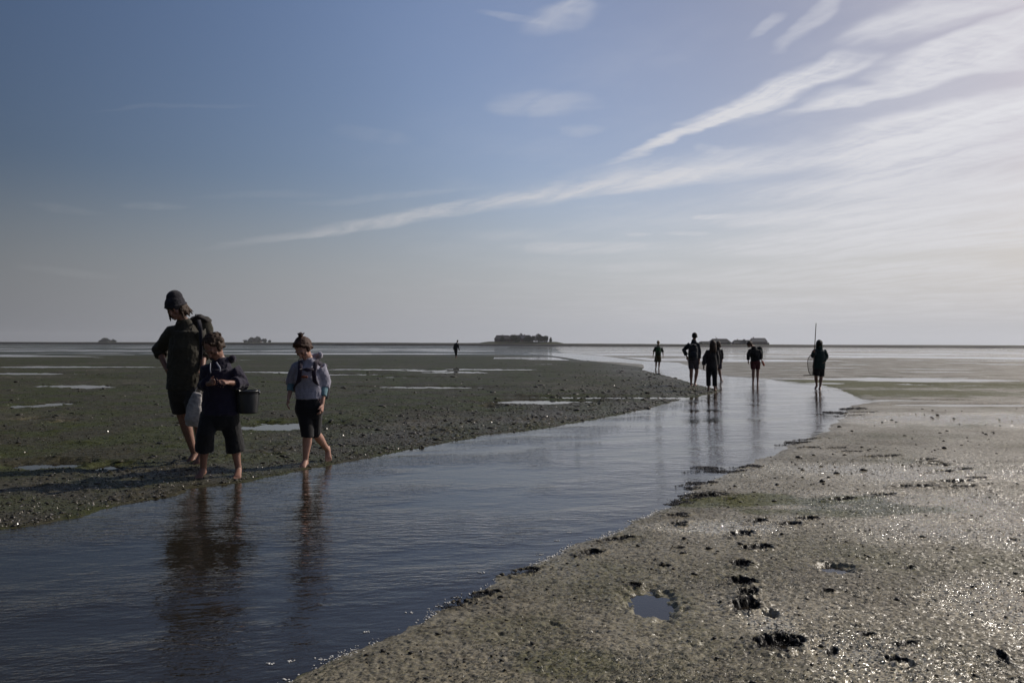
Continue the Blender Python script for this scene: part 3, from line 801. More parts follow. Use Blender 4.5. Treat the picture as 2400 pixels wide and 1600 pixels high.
def figure(pt, label, J, vox=.007, sc=1.0, skin=SKIN, girth=1.0, group=None, curlL=.5, curlR=.5, foots=True):
    """J: joints relative to pt. L = on the viewer's left, R = on the viewer's right"""
    root = empty('person', pt); tag(root, label, 'person', group)
    P = Prim()
    Rm = rotz_x(J.get('yaw', 0), J.get('pitch', 0), J.get('roll', 0))
    q = head(P, J['head'], Rm, J.get('hs', 1.0))
    nk = np.array(J['neck'], float)
    P.tube([nk + (0, .01, -.05), nk, q(0, .01, -.05)], [.060 * sc, .052 * sc, .050 * sc])
    hl, hr = np.array(J['hipL'], float), np.array(J['hipR'], float)
    pel = (hl + hr) / 2; sl, sr = np.array(J['shL'], float), np.array(J['shR'], float)
    ref = sr - sl; ch = (sl + sr) / 2; wst = lerp(pel, ch, .42)
    g_ = girth
    W = np.linalg.norm(ref) / 2
    P.tube([pel + (0, 0, -.04), pel + (0, 0, .06), wst, lerp(wst, ch, .6), ch + (0, 0, .0)], [(.16 * g_, .11 * g_), (.165 * g_, .115 * g_), (.135 * g_, .10 * g_), (W * .92, .115 * g_), (W * .80, .075 * g_)], ref=ref, n=18)
    P.tube([lerp(ch, nk, .0), nk], [(W * .62, .07), (.065, .06)], ref=ref)
    for S_, k in (('L', -1), ('R', 1)):
        sh, el, wr = (np.array(J[a + S_], float) for a in ('sh', 'el', 'wr'))
        P.tube([lerp(ch, sh, .7), sh, lerp(sh, el, .5), el, lerp(el, wr, .3), wr], [.055 * sc, .055 * sc, .046 * sc, .037 * sc, .036 * sc, .023 * sc])
        hand(P, wr, el, J.get('thumb' + S_, -k), np.array(J.get('palm' + S_, (-k, .2, 0)), float), J.get('curl' + S_, .5), sc)
        hp, kn, an, to = (np.array(J[a + S_], float) for a in ('hip', 'kn', 'an', 'to'))
        P.tube([hp, lerp(hp, kn, .5), kn, lerp(kn, an, .3) + (0, .012, 0), lerp(kn, an, .7), an], [.092 * sc * g_, .078 * sc * g_, .056 * sc, .058 * sc, .040 * sc, .033 * sc], n=16)
        if foots: foot(P, an, to, sc)
    o = P.fuse('body', skin, root, vox, 3)
    # eyes and mouth as colour of the same surface
    o.data.materials.append(EYE); o.data.materials.append(LIP)
    co = np.empty(len(o.data.polygons) * 3, dtype=np.float32); o.data.polygons.foreach_get('center', co); co = co.reshape(-1, 3)
    mi = np.zeros(len(co), dtype=np.int32); hs = J.get('hs', 1.0)
    for k in (-1, 1): mi[np.linalg.norm((co - q(k * .031, -.090, -.001)) / (1, 1, .7), axis=1) < .011 * hs] = 1
    mi[np.linalg.norm((co - q(0, -.097, -.062)) / (1.9, 1, .7), axis=1) < .013 * hs] = 2
    o.data.polygons.foreach_set('material_index', mi)
    root['_q'] = 0; del root['_q']
    return root, q, dict(pel=pel, ch=ch, wst=wst, ref=ref, W=W)

def top(root, J, I, m, hem, sleeve=1.0, loose=.03, hemw=(.19, .14), vox=.008, wr=.018, name='jacket', hood=None, cuff=None, collar=True):
    """hem: point where the garment ends; sleeve: 0..1 elbow, 1..2 wrist"""
    P = Prim(); hem = np.array(hem, float); ref = I['ref']; ch, W = I['ch'], I['W']; nk = np.array(J['neck'], float)
    a = lerp(hem, ch, .35); b = lerp(hem, ch, .7)
    P.tube([hem, a, b, ch + (0, 0, .01)], [hemw, (hemw[0] * .97, hemw[1]), (W * .95 + loose, .125 + loose), (W * .84 + loose, .082 + loose)], ref=ref, n=22, cap=.12)
    P.tube([ch, nk + (0, .01, .0)], [(W * .66 + loose, .085 + loose * .5), (.078, .075)], ref=ref, cap=.3 if collar else .1)
    for S_ in 'LR':
        sh, el, wr_ = (np.array(J[q + S_], float) for q in ('sh', 'el', 'wr'))
        pts = [lerp(ch, sh, .7), sh, lerp(sh, el, .5)]; rr_ = [.054 + loose * .85, .055 + loose * .85, .050 + loose * .9]
        if sleeve <= 1: pts.append(lerp(sh, el, max(.6, sleeve))); rr_.append(.048 + loose)
        else: pts += [el, lerp(el, wr_, sleeve - 1)]; rr_ += [.044 + loose, .034 + loose * .9]
        P.tube(pts, rr_, cap=.15)
    if hood is not None:
        hc, hr_ = np.array(hood[0], float), hood[1]
        P.tube([hc + (-.10 * hr_, -.05, .02), hc + (-.075 * hr_, .05, .0), hc + (0, .085, -.02), hc + (.075 * hr_, .05, .0), hc + (.10 * hr_, -.05, .02)], [.030, .042, .05, .042, .030], ref=(0, 0, 1))
    return P.fuse(name, m, root, vox, 5, wr, .11, wr * .35, .035)
def bottoms(root, J, I, m, cut, waist, loose=.02, vox=.008, wr=.014, name='trousers', flare=0.0):
    """cut: 0..1 knee, 1..2 ankle"""
    P = Prim(); hl, hr = np.array(J['hipL'], float), np.array(J['hipR'], float); pel = (hl + hr) / 2
    P.tube([pel + (0, 0, -.05), pel, np.array(waist, float)], [(.165 + loose, .115 + loose), (.170 + loose, .120 + loose), (.15 + loose, .11 + loose)], ref=hr - hl, n=18, cap=.95)
    for S_ in 'LR':
        hp, kn, an = (np.array(J[q + S_], float) for q in ('hip', 'kn', 'an'))
        if cut <= 1: P.tube([hp, lerp(hp, kn, .5 * cut), lerp(hp, kn, cut)], [.098 + loose, .088 + loose + flare * .5, .072 + loose + flare], n=16, cap=.08)
        else: P.tube([hp, lerp(hp, kn, .5), kn, lerp(kn, an, cut - 1)], [.098 + loose, .084 + loose, .062 + loose + flare * .5, .060 + loose + flare], n=16, cap=.08)
    return P.fuse(name, m, root, vox, 4, wr, .09, wr * .4, .03)
def hair(root, q, m, style='short', vox=.007, s=1.0, seed=1, wr=.02):
    r_ = np.random.default_rng(seed); P = Prim()
    if style != 'under_hat': P.ball(q(0, .022, .034), (.083 * s, .098 * s, .088 * s)); P.ball(q(0, .045, .0), (.080 * s, .080 * s, .085 * s))
    for k in (-1, 1): P.tube([q(k * .05, -.050, .080), q(k * .074, -.01, .03), q(k * .076, .035, -.04)], [.014 * s, .016 * s, .020 * s])
    if style not in ('under_hat', 'curly'): P.ball(q(0, -.022, .072), (.064 * s, .060 * s, .044 * s))
    if style != 'under_hat':
        for k in (-1, 1): P.ball(q(k * .060, .010, -.005), (.030 * s, .052 * s, .058 * s))
    if style == 'bun':
        P.ball(q(.022, .062, .132), (.031, .033, .028)); 
        for i in range(14):
            a = r_.uniform(0, 6.28); P.tube([q(.022, .062, .13), q(.022 + .048 * math.cos(a), .062 + .045 * math.sin(a), .13 + r_.uniform(-.02, .035))], [.010, .003], n=6)
    if style == 'curly':
        for i in range(70):
            d = r_.normal(size=3); d /= np.linalg.norm(d); d[2] = abs(d[2]) * .9 - .15
            if d[1] < -.5 and d[2] < .35: continue
            P.ball(q(d[0] * .088, .02 + d[1] * .102, .035 + d[2] * .10), r_.uniform(.016, .027), n=8, m=5)
    if style in ('long', 'shoulder'):
        L = -.30 if style == 'long' else -.15
        for i in range(26):
            a = math.radians(r_.uniform(-15, 195)); x, y = .082 * math.cos(a), .02 + .085 * math.sin(a)
            P.tube([q(x, y, .03), q(x * 1.12, y * 1.1, L * .4), q(x * 1.15 + r_.normal() * .012, y * 1.0, L * r_.uniform(.75, 1.05))], [.022, .020, .006], n=7)
    if style == 'under_hat':
        for i in range(46):
            a = math.radians(r_.uniform(-38, 218)); x, y = .080 * math.cos(a), .015 + .085 * math.sin(a)
            z1 = -.02 - r_.uniform(.04, .11)
            P.tube([q(x, y, .03), q(x * 1.2, y * 1.15, -.03), q(x * 1.28 + r_.normal() * .022, y * 1.15 + r_.normal() * .015, z1)], [.016, .017, .006], n=7)
    return P.fuse('hair', m, root, vox, 2, wr, .03, wr * .6, .012)

H_BROWN = mat('brown_hair', (0.042, 0.024, 0.014), .7, .3, .12, 60, .3, 150)
H_DARK = mat('dark_hair', (0.02, 0.015, 0.012), .65, .3, .1, 60, .3, 150)
H_RED = mat('auburn_hair', (0.045, 0.020, 0.012), .7, .3, .12, 60, .3, 150)
H_BLOND = mat('blond_hair', (0.28, 0.18, 0.09), .45, .5, .3, 60, .5, 150)
def strap(root, pts, m, w=.028, t=.006, name='strap'):
    P = Prim(); P.tube(pts, [(w, t)] * len(pts), ref=(1, 0, 0), n=8, cap=.2); return P.raw(name, m, root)

def crop(ox, oy, s, rx, ry, z):
    """joint reader: root standing at crop pixel (rx, ry) on the level z"""
    root = gp(ox + rx / s, oy + ry / s, z)
    def J(cx, cy, dy=0.0):
        p = vp(ox + cx / s, oy + cy / s, root.y + dy) - root
        return np.array((p.x, p.y, p.z))
    return root, J
def backpack(loc, name_label, m, m2, w=.30, h=.46, d=.19, tilt=0.0, yaw=0.0, straps=None, group=None, sx=1):
    """day pack: body, front pocket, top flap, side pocket, grab handle, shoulder straps"""
    r = empty('backpack', loc, yaw); tag(r, name_label, 'backpack', group)
    P = Prim(); P.tube([(0, 0, 0.03), (0, 0, h * .35), (0, .01, h * .75), (0, .0, h)], [(w * .48, d * .46), (w * .52, d * .52), (w * .48, d * .48), (w * .34, d * .30)], cap=.4, n=20)
    P.fuse('pack_body', m, r, .009, 4, .015, .1)
    P = Prim(); P.tube([(0, d * .45, h * .12), (0, d * .5, h * .3), (0, d * .45, h * .50)], [(w * .34, d * .24), (w * .38, d * .28), (w * .33, d * .18)], cap=.5, n=16)
    P.fuse('front_pocket', m2, r, .009, 3, .01, .08)
    P = Prim(); P.tube([(-w * .3, .0, h * .93), (0, .01, h * 1.02), (w * .3, 0, h * .93)], [(.03, d * .45), (.035, d * .5), (.03, d * .45)], ref=(0, 0, 1), n=12)
    P.fuse('top_flap', m2, r, .009, 3, .006, .08)
    P = Prim(); P.tube([(-.035, -d * .3, h * 1.0), (-.03, -d * .3, h * 1.07), (.03, -d * .3, h * 1.07), (.035, -d * .3, h * 1.0)], [.007] * 4, n=7); P.raw('grab_handle', m2, r)
    if straps:
        for s_ in straps: 
            P = Prim(); P.tube([np.array(p) - np.array(loc) for p in s_], [(.026, .008)] * len(s_), ref=(1, 0, 0), n=8, cap=.2); P.raw('strap', m2, r)
    return r

# ---- tall man in a knitted hat
pt, j = crop(340, 670, 3.267, 300, 1352, 0.035)
Jm = dict(head=j(238, 168, -.06), yaw=-.35, pitch=.42, roll=-.10, hs=1.10, neck=j(292, 262, .0),
  shL=j(214, 356), shR=j(408, 356), elL=j(108, 492, .10), elR=j(446, 500, .06), wrL=j(160, 630, -.02), wrR=j(440, 640, -.10),
  palmL=(1, .2, .2), curlL=1.0, palmR=(-1, 0, 0), curlR=1.2,
  hipL=j(258, 790), hipR=j(372, 790), knL=j(292, 1010, .06), knR=j(410, 1040, -.14), anL=j(380, 1290, .10), anR=j(440, 1285, -.05), toL=j(318, 1362, -.05), toR=j(378, 1375, -.22))
man, q, I = figure(pt, 'tall person in dark knitted hat and long olive jacket, one hand on the hip', Jm, .007, 1.12, girth=1.04)
M_olive = cloth('olive_cloth', (0.052, 0.046, 0.030)); M_khaki = cloth('dark_shorts_cloth', (0.040, 0.034, 0.030)); M_knit = cloth('dark_knit', (0.018, 0.016, 0.026), .8, 160)
top(man, Jm, I, M_olive, j(304, 790), 1.32, .046, (.215, .165), name='jacket', wr=.03)
bottoms(man, Jm, I, M_khaki, .80, j(312, 740), .03, name='shorts', flare=.015)
hair(man, q, H_BROWN, 'under_hat', seed=4, s=1.1)
P = Prim(); Rm = rotz_x(-.35, .42, -.10)
P.ball(q(0, .008, .050), (.112, .128, .108), Rm); P.ball(q(0, .03, .105), (.094, .10, .090), Rm)
t = np.linspace(0, 2 * math.pi, 17); P.tube([q(.094 * math.cos(a), .008 + .108 * math.sin(a), .028 - .012 * math.sin(a)) for a in t], [(.010, .024)] * 17, ref=(0, 0, 1), n=8)
P.fuse('knitted_hat', M_knit, man, .007, 3, .008, .05, .004, .015)
strap(man, [j(398, 268, .06), j(412, 262, -.03), j(424, 330, -.17), j(430, 450, -.19), j(425, 560, -.13)], M_knit, .022, .007, 'shoulder_strap')
# pale cloth bag on his hand
M_bag = cloth('pale_canvas', (0.55, 0.52, 0.50)); M_rope = mat('grey_rope', (0.3, 0.28, 0.25), .8)
bp_ = Vector(j(380, 955, -.24)) + pt
bag = empty('cloth_bag', bp_); tag(bag, 'pale canvas bag hanging beside the leg of the tall person', 'bag')
P = Prim(); P.tube([(-.03, 0, -.17), (-.02, 0, -.10), (.0, 0, .05), (.03, 0, .20)], [(.07, .04), (.098, .065), (.088, .06), (.055, .03)], n=18, cap=.3)
P.fuse('bag_body', M_bag, bag, .007, 3, .03, .12, .008, .03)
hw_ = np.array(j(440, 690, -.10)) + np.array(pt) - np.array(bp_)
for k in (-1, 1):
    P = Prim(); P.tube([(.03 + k * .035, 0, .20), hw_ + (k * .004, 0, .0)], [.006, .006], n=6); P.raw('carry_handle', M_rope, bag)
backpack(np.array(pt) + j(418, 560, .16), 'olive backpack behind the shoulder of the tall person', M_olive, M_khaki, .34, .50, .20)
SKIN_M = None

# ---- person with the bucket
pt, j = crop(340, 670, 3.267, 575, 1452, 0.025)
Jp = dict(head=j(527, 462, -.07), yaw=-.45, pitch=.80, roll=-.06, hs=1.12, neck=j(572, 560, .0),
  shL=j(488, 646), shR=j(672, 646), elL=j(462, 762, .02), elR=j(738, 752, .02), wrL=j(500, 742, -.20), wrR=j(632, 738, -.24),
  palmL=(.3, .8, 0), palmR=(-.2, .6, -.6), curlL=1.1, curlR=1.0,
  hipL=j(512, 985), hipR=j(636, 985), knL=j(462, 1130, -.10), knR=j(676, 1150, .05), anL=j(444, 1405, .0), anR=j(716, 1405, .08), toL=j(398, 1475, -.15), toR=j(700, 1478, -.14))
kid, q, I = figure(pt, 'person in dark purple hooded jacket with hands at the belly and bucket on the arm', Jp, .0065, .98)
M_purple = cloth('purple_cloth', (0.018, 0.014, 0.036)); M_black = cloth('black_cloth', (0.012, 0.012, 0.014))
M_strap = mat('black_webbing', (0.015, 0.015, 0.018), .6, .4)
top(kid, Jp, I, M_purple, j(578, 985), 1.55, .040, (.200, .15), name='jacket', hood=(j(600, 560, .07), 1.1), wr=.028)
bottoms(kid, Jp, I, M_black, 1.46, j(575, 930), .022, name='cropped_trousers', flare=.02)
hair(kid, q, H_BROWN, 'curly', s=1.1, seed=8, wr=.012)
M_cord = mat('pale_cord', (0.30, 0.30, 0.34), .7)
strap(kid, [j(500, 590, -.15), j(498, 640, -.19), j(502, 665, -.20)], M_cord, .006, .004, 'drawstring')
strap(kid, [j(545, 585, -.15), j(572, 625, -.20), j(574, 655, -.21)], M_cord, .009, .004, 'drawstring')
# bucket on the forearm
bz = Vector(j(787, 975, .0)) + pt
bucket = empty('bucket', bz); tag(bucket, 'dark grey metal bucket hanging on the arm of the purple clad person', 'bucket')
M_zinc = mat('dark_enamel', (0.030, 0.032, 0.034), .28, .6, .2, 12)
bm = bmesh.new(); prof = [(.085, 0), (.098, .006), (.104, .02), (.118, .20), (.120, .232), (.126, .236), (.128, .244), (.124, .250), (.119, .246), (.116, .232), (.100, .022), (.0, .018)]
n = 40; rings = [[bm.verts.new((r_ * math.cos(2 * math.pi * k / n), r_ * math.sin(2 * math.pi * k / n), z)) for k in range(n)] for r_, z in prof[:-1]]
for a, b in zip(rings, rings[1:]):
    for k in range(n): bm.faces.new((a[k], a[(k + 1) % n], b[(k + 1) % n], b[k]))
bm.faces.new(rings[0][::-1]); bm.faces.new(rings[-1])
bmo('bucket_body', bm, M_zinc, bucket, True)
hp = np.array(j(742, 780, -.03)) + np.array(pt) - np.array(bz)
P = Prim(); P.tube([(-.125, 0, .225), (-.10, -.01, .28), hp, (.02, -.01, .30), (.09, -.005, .262), (.125, 0, .225)], [.0035] * 6, n=6); P.raw('wire_handle', M_rope, bucket)
for k in (-1, 1):
    P = Prim(); P.ball((k * .124, 0, .222), (.010, .018, .018), n=8, m=6); P.raw('ear', M_zinc, bucket)

# ---- girl in the pale hoodie
pt, j = crop(640, 770, 4.612, 345, 1490, 0.0)
Jg = dict(head=j(322, 205, -.08), yaw=-.40, pitch=.82, roll=-.08, hs=1.10, neck=j(385, 330, .0),
  shL=j(268, 424), shR=j(500, 424), elL=j(210, 560, .05), elR=j(553, 580, .06), wrL=j(170, 745, -.03), wrR=j(532, 820, -.05),
  palmL=(1, .3, 0), palmR=(-1, .2, 0), curlL=.45, curlR=.7,
  hipL=j(345, 850), hipR=j(445, 850), knL=j(372, 1150, -.06), knR=j(452, 1120, .06), anL=j(350, 1425, -.02), anR=j(590, 1310, .40), toL=j(300, 1512, -.17), toR=j(598, 1438, .36))
SKIN_P = mat('fair_skin', (0.38, 0.21, 0.155), .5, .4, .1, 15, .15, 120)
girl, q, I = figure(pt, 'person in pale grey hoodie and black knee shorts stepping along the water edge', Jg, .006, .95, SKIN_P)
M_grey = cloth('pale_grey_fleece', (0.44, 0.43, 0.52)); M_teal = cloth('teal_cloth', (0.20, 0.36, 0.42))
top(girl, Jg, I, M_grey, j(392, 755), 1.25, .036, (.165, .125), name='hoodie', hood=(j(425, 290, .08), 1.05), wr=.022)
bottoms(girl, Jg, I, M_black, 1.04, j(392, 760), .006, name='knee_shorts', wr=.006, flare=.012)
hair(girl, q, H_RED, 'bun', s=1.1, seed=3, wr=.008)
for S_ in 'LR':
    P = Prim(); e_, w_ = Jg['el' + S_], Jg['wr' + S_]; P.tube([lerp(e_, w_, .15), lerp(e_, w_, .62)], [.052, .044], cap=.1); P.fuse('under_sleeve', M_teal, girl, .007, 2, .01, .06)
P = Prim(); P.ball(j(330, 520, -.183), (.028, .008, .016)); P.ball(j(362, 522, -.185), (.014, .008, .014)); P.raw('chest_print', mat('orange_print', (0.22, 0.06, 0.02), .7), girl)
lp = np.array(pt)
st_ = []
for cx0, cx1, sg in ((300, 290, -1), (470, 440, 1)):
    st_.append([lp + j(cx0 + 14 * sg, 372, .13), lp + j(cx0, 330, .04), lp + j(cx0 - 6, 372, -.10), lp + j(cx1, 470, -.17), lp + j(cx1 - 10 * -sg, 560, -.15), lp + j(cx1 + 55 * sg, 650, .0), lp + j(cx1 + 60 * sg, 680, .12)])
st_.append([lp + j(296, 440, -.175), lp + j(365, 446, -.20), lp + j(440, 440, -.175)])
M_pack = cloth('charcoal_nylon', (0.025, 0.027, 0.035)); M_pack2 = cloth('dark_violet_nylon', (0.05, 0.035, 0.06))
backpack(lp + j(470, 770, .25), 'charcoal backpack worn over the pale grey hoodie', M_pack, M_pack2, .32, .44, .20, straps=st_)
P = Prim()

# ---- the group farther up the stream
def far_person(ox, oy, s, rx, ry, label, K, cm, bm_, hem, cut, hs, hm, slv=1.9, loose=.03, z=0.0, girth=1.0, yaw=math.pi, pitch=.15, hemw=(.18, .13), hcut=.0, name='jacket', bname='shorts', wy=.0, flare=.01, sc=1.0):
    pt, j = crop(ox, oy, s, rx, ry, z)
    J = {}
    for k, v in K.items(): J[k] = j(*v) if isinstance(v, tuple) else v
    for k in ('shL', 'shR'): J[k] = J[k] - np.array((0, 0, .05))
    J.setdefault('yaw', yaw); J.setdefault('pitch', pitch); J.setdefault('hs', sc)
    r, q, I = figure(pt, label, J, .010, sc, SKIN, girth)
    top(r, J, I, cm, j(*hem), slv, loose, hemw, .011, .03, name)
    w_ = (J['hipL'] + J['hipR']) / 2 + (0, 0, .10)
    bottoms(r, J, I, bm_, cut, w_, .012, .011, .012, bname, flare)
    hair(r, q, hm, hs, .011, 1.0, 5, .012)
    return pt, j, r
C2 = (1480, 730, 4.523)
M_green = cloth('green_nylon', (0.03, 0.12, 0.035)); M_green2 = cloth('dark_green_cloth', (0.02, 0.035, 0.025)); M_ol = cloth('olive_short_cloth', (0.10, 0.085, 0.04))
M_navy = cloth('navy_cloth', (0.012, 0.018, 0.030)); M_mauve = cloth('mauve_grey_cloth', (0.10, 0.08, 0.095)); M_red = cloth('dark_red_cloth', (0.12, 0.02, 0.022)); M_char = cloth('charcoal_cloth', (0.03, 0.028, 0.03)); M_tealb = cloth('dark_teal_cloth', (0.010, 0.040, 0.035))
pt, j, r = far_person(*C2, 277, 613, 'person with green backpack walking away in the narrow upstream water',
  dict(head=(284, 328, -.02), neck=(284, 356), shL=(256, 376), shR=(318, 376), elL=(238, 420, .02), elR=(332, 425, .02), wrL=(230, 462, -.04), wrR=(336, 468, -.04),
  hipL=(266, 478), hipR=(296, 478), knL=(262, 545, .02), knR=(294, 545), anL=(259, 600), anR=(291, 600), toL=(252, 611, .12), toR=(289, 612, .12)),
  M_green2, M_ol, (281, 465, 0), .82, 'short', H_BLOND, 1.1, .03, flare=.04, name='shirt')
backpack(np.array(pt) + j(284, 458, -.20), 'green backpack on the walker farthest up the stream', M_green, M_green2, .30, .46, .18, yaw=math.pi)
pt, j, r = far_person(*C2, 655, 785, 'tall person in black jacket and short trousers with elbow out, on the mud spit',
  dict(head=(669, 258, -.02), neck=(664, 300), shL=(618, 332), shR=(702, 334), elL=(556, 408, .03), elR=(716, 430, .02), wrL=(588, 478, -.04), wrR=(720, 520, -.05), palmL=(1, 0, 0),
  hipL=(632, 520), hipR=(682, 520), knL=(634, 640, -.02), knR=(692, 640, .03), anL=(632, 762), anR=(672, 762, .05), toL=(634, 786, -.18), toR=(684, 784, -.12)),
  M_navy, M_mauve, (656, 520, 0), .72, 'short', H_DARK, 1.75, .035, z=.03, name='jacket', hemw=(.17, .13), yaw=math.pi, pitch=.0, sc=1.08)
backpack(np.array(pt) + j(652, 505, -.26), 'black backpack on the tallest walker of the far group', M_pack, M_navy, .34, .50, .2, yaw=math.pi)
pt, j, r = far_person(*C2, 852, 842, 'long haired person in dark brown jacket and black leggings at the tip of the spit',
  dict(head=(862, 345, -.02), neck=(858, 385), shL=(812, 412), shR=(896, 412), elL=(778, 490, .02), elR=(912, 500, .05), wrL=(766, 572, -.04), wrR=(912, 570, .04),
  hipL=(826, 590), hipR=(876, 590), knL=(816, 700, .0), knR=(882, 700, .0), anL=(818, 815), anR=(884, 818), toL=(812, 840, .16), toR=(888, 842, .16)),
  M_char, M_black, (852, 590, 0), 1.75, 'long', H_BROWN, 1.9, .03, bname='leggings', yaw=math.pi, flare=.0, z=.01)
pt, j, r = far_person(*C2, 935, 738, 'person in dark top and grey shorts half hidden behind the long haired walker',
  dict(head=(918, 345, -.02), neck=(918, 372), shL=(882, 392), shR=(946, 392), elL=(872, 440, .02), elR=(958, 455, .02), wrL=(868, 500, -.04), wrR=(962, 512, -.04),
  hipL=(900, 520), hipR=(930, 520), knL=(898, 610, .02), knR=(932, 620), anL=(900, 715, .1), anR=(950, 722), toL=(890, 732, .1), toR=(976, 736, -.05)),
  M_char, M_mauve, (915, 520, 0), .85, 'shoulder', H_BROWN, 1.8, .03, bname='shorts', flare=.03)
pt, j, r = far_person(*C2, 1315, 775, 'person in red shorts wading with the head bent down and a sandal in the hand',
  dict(head=(1250, 345, -.06), neck=(1292, 372), shL=(1256, 400), shR=(1348, 396), elL=(1240, 455, -.02), elR=(1368, 460, .03), wrL=(1238, 520, -.06), wrR=(1378, 512, -.04),
  hipL=(1288, 530), hipR=(1338, 530), knL=(1292, 640, -.02), knR=(1338, 640, .02), anL=(1290, 750), anR=(1338, 752), toL=(1282, 778, -.14), toR=(1336, 780, -.14), yaw=-.6, pitch=.9, roll=.1),
  M_black, M_red, (1312, 525, 0), .72, 'long', H_BROWN, 1.85, .03, bname='shorts', z=-.05)
backpack(np.array(pt) + j(1356, 500, .12), 'dark green backpack on the walker in red shorts', M_tealb, M_black, .28, .44, .2)
sd_ = empty('sandal', np.array(pt) + j(1395, 545, -.10)); tag(sd_, 'orange sandal dangling from the hand of the walker in red shorts', 'sandal')
P = Prim(); P.tube([(-.03, 0, .08), (0, 0, 0), (.04, 0, -.10)], [(.035, .010), (.040, .012), (.036, .010)], n=10); P.raw('sole', mat('orange_rubber', (0.45, 0.10, 0.04), .6), sd_)
P = Prim(); P.tube([(-.03, -.01, .03), (0, -.045, .0), (.03, -.01, -.04)], [.007] * 3, n=6); P.raw('toe_strap', M_strap, sd_)
C6 = (1880, 750, 8.25)
pt, j, r = far_person(*C6, 315, 1330, 'person in dark teal coat with hood up, holding a long upright pole',
  dict(head=(332, 462, -.02), neck=(330, 530), shL=(262, 575), shR=(415, 575), elL=(215, 690, .04), elR=(462, 700, .05), wrL=(228, 620, -.16), wrR=(420, 790, -.06), palmR=(-1, 0, 0), curlL=1.3, palmL=(.2, 1, 0),
  hipL=(290, 900), hipR=(375, 900), knL=(268, 1090, -.02), knR=(368, 1100, .02), anL=(282, 1260, .22), anR=(345, 1300, -.02), toL=(255, 1322, .16), toR=(335, 1338, -.16)),
  M_tealb, M_black, (325, 930, 0), .9, 'short', H_DARK, 1.9, .05, hemw=(.21, .16), name='coat', yaw=math.pi, pitch=.1, flare=.02)
P = Prim(); P.ball(j(332, 455, -.0), (.112, .125, .135)); P.tube([j(332, 470, .02), j(330, 560, .03)], [.11, .12]); P.fuse('hood', M_tealb, r, .011, 3, .015, .08)
# push net: pole, hoop, net bag, scraper bar
np0 = Vector(j(212, 1040, -.10)) + pt
net = empty('fishing_net', np0); tag(net, 'long wooden pole with hooped push net carried upright beside the teal coat', 'fishing net')
M_pole = mat('weathered_wood', (0.10, 0.075, 0.055), .7, .3, .3, 30); M_net = mat('dark_netting', (0.045, 0.035, 0.035), .8)
L = lambda cx, cy, dy=-.10: np.array(j(cx, cy, dy)) + np.array(pt) - np.array(np0)
P = Prim(); P.tube([L(208, 1045), L(238, 600, -.13), L(270, 62, -.10)], [.017, .016, .013], n=8); P.raw('pole', M_pole, net)
P = Prim(); c = [(208, 1050), (165, 1065), (128, 1000), (108, 900), (104, 800), (118, 735), (150, 690), (200, 640)]
P.tube([L(*p) for p in c], [.010] * len(c), n=7); P.raw('hoop', M_pole, net)
P = Prim(); P.tube([L(28, 1068), L(205, 1058)], [.014, .014], n=7); P.raw('scraper_bar', M_pole, net)
bm = bmesh.new(); rows = []
for i in range(15):
    t_ = i / 14; y_ = 700 + 340 * t_; xl = np.interp(y_, [690, 735, 800, 900, 1000, 1060], [150, 118, 104, 108, 128, 165]); xr = 235 - 25 * t_
    rows.append([bm.verts.new(L(xl + (xr - xl) * k / 9, y_, -.10 + .16 * math.sin(math.pi * k / 9) * math.sin(math.pi * min(1, t_ * .9 + .1)))) for k in range(10)])
for a, b in zip(rows, rows[1:]):
    for k in range(9): bm.faces.new((a[k], a[k + 1], b[k + 1], b[k]))
nb = bmo('net_bag', bm, M_net, net)
md = nb.modifiers.new('w', 'WIREFRAME'); md.thickness = .006; md.use_replace = True
C3 = (1020, 760, 7.35)
pt, j, r = far_person(*C3, 358, 578, 'lone dark clad person far out on the left flat',
  dict(head=(386, 288, -.02), neck=(372, 318), shL=(334, 332), shR=(392, 332), elL=(322, 390, .02), elR=(405, 395, .02), wrL=(322, 440, -.04), wrR=(414, 446, -.04),
  hipL=(342, 450), hipR=(368, 450), knL=(352, 510, .0), knR=(366, 510, .02), anL=(354, 566), anR=(364, 568), toL=(350, 576, -.14), toR=(364, 577, -.14)),
  M_navy, M_black, (356, 455, 0), 1.5, 'short', H_DARK, 1.9, .03, bname='trousers', yaw=math.pi, z=.02)

# ------------------------------------------------------------------ clods, shells, weed and foam
rs_ = np.random.default_rng(99)
def place(n, x0, x1, y0, y1, z=0.0):
    """random spots on the ground seen through an area of the picture, denser towards the camera"""
    out = []
    px = rs_.uniform(x0, x1, n); py = rs_.uniform(y0, y1, n)
    d = np.array([[*ray(a, b)] for a, b in zip(px, py)]); t = (z - CAM_H) / d[:, 2]
    return d[:, 0] * t, d[:, 1] * t
_ph = (1 + 5 ** .5) / 2
_ico = np.array([(-1, _ph, 0), (1, _ph, 0), (-1, -_ph, 0), (1, -_ph, 0), (0, -1, _ph), (0, 1, _ph), (0, -1, -_ph), (0, 1, -_ph), (_ph, 0, -1), (_ph, 0, 1), (-_ph, 0, -1), (-_ph, 0, 1)]) / 1.902
_icf = np.array([(0,11,5),(0,5,1),(0,1,7),(0,7,10),(0,10,11),(1,5,9),(5,11,4),(11,10,2),(10,7,6),(7,1,8),(3,9,4),(3,4,2),(3,2,6),(3,6,8),(3,8,9),(4,9,5),(2,4,11),(6,2,10),(8,6,7),(9,8,1)])
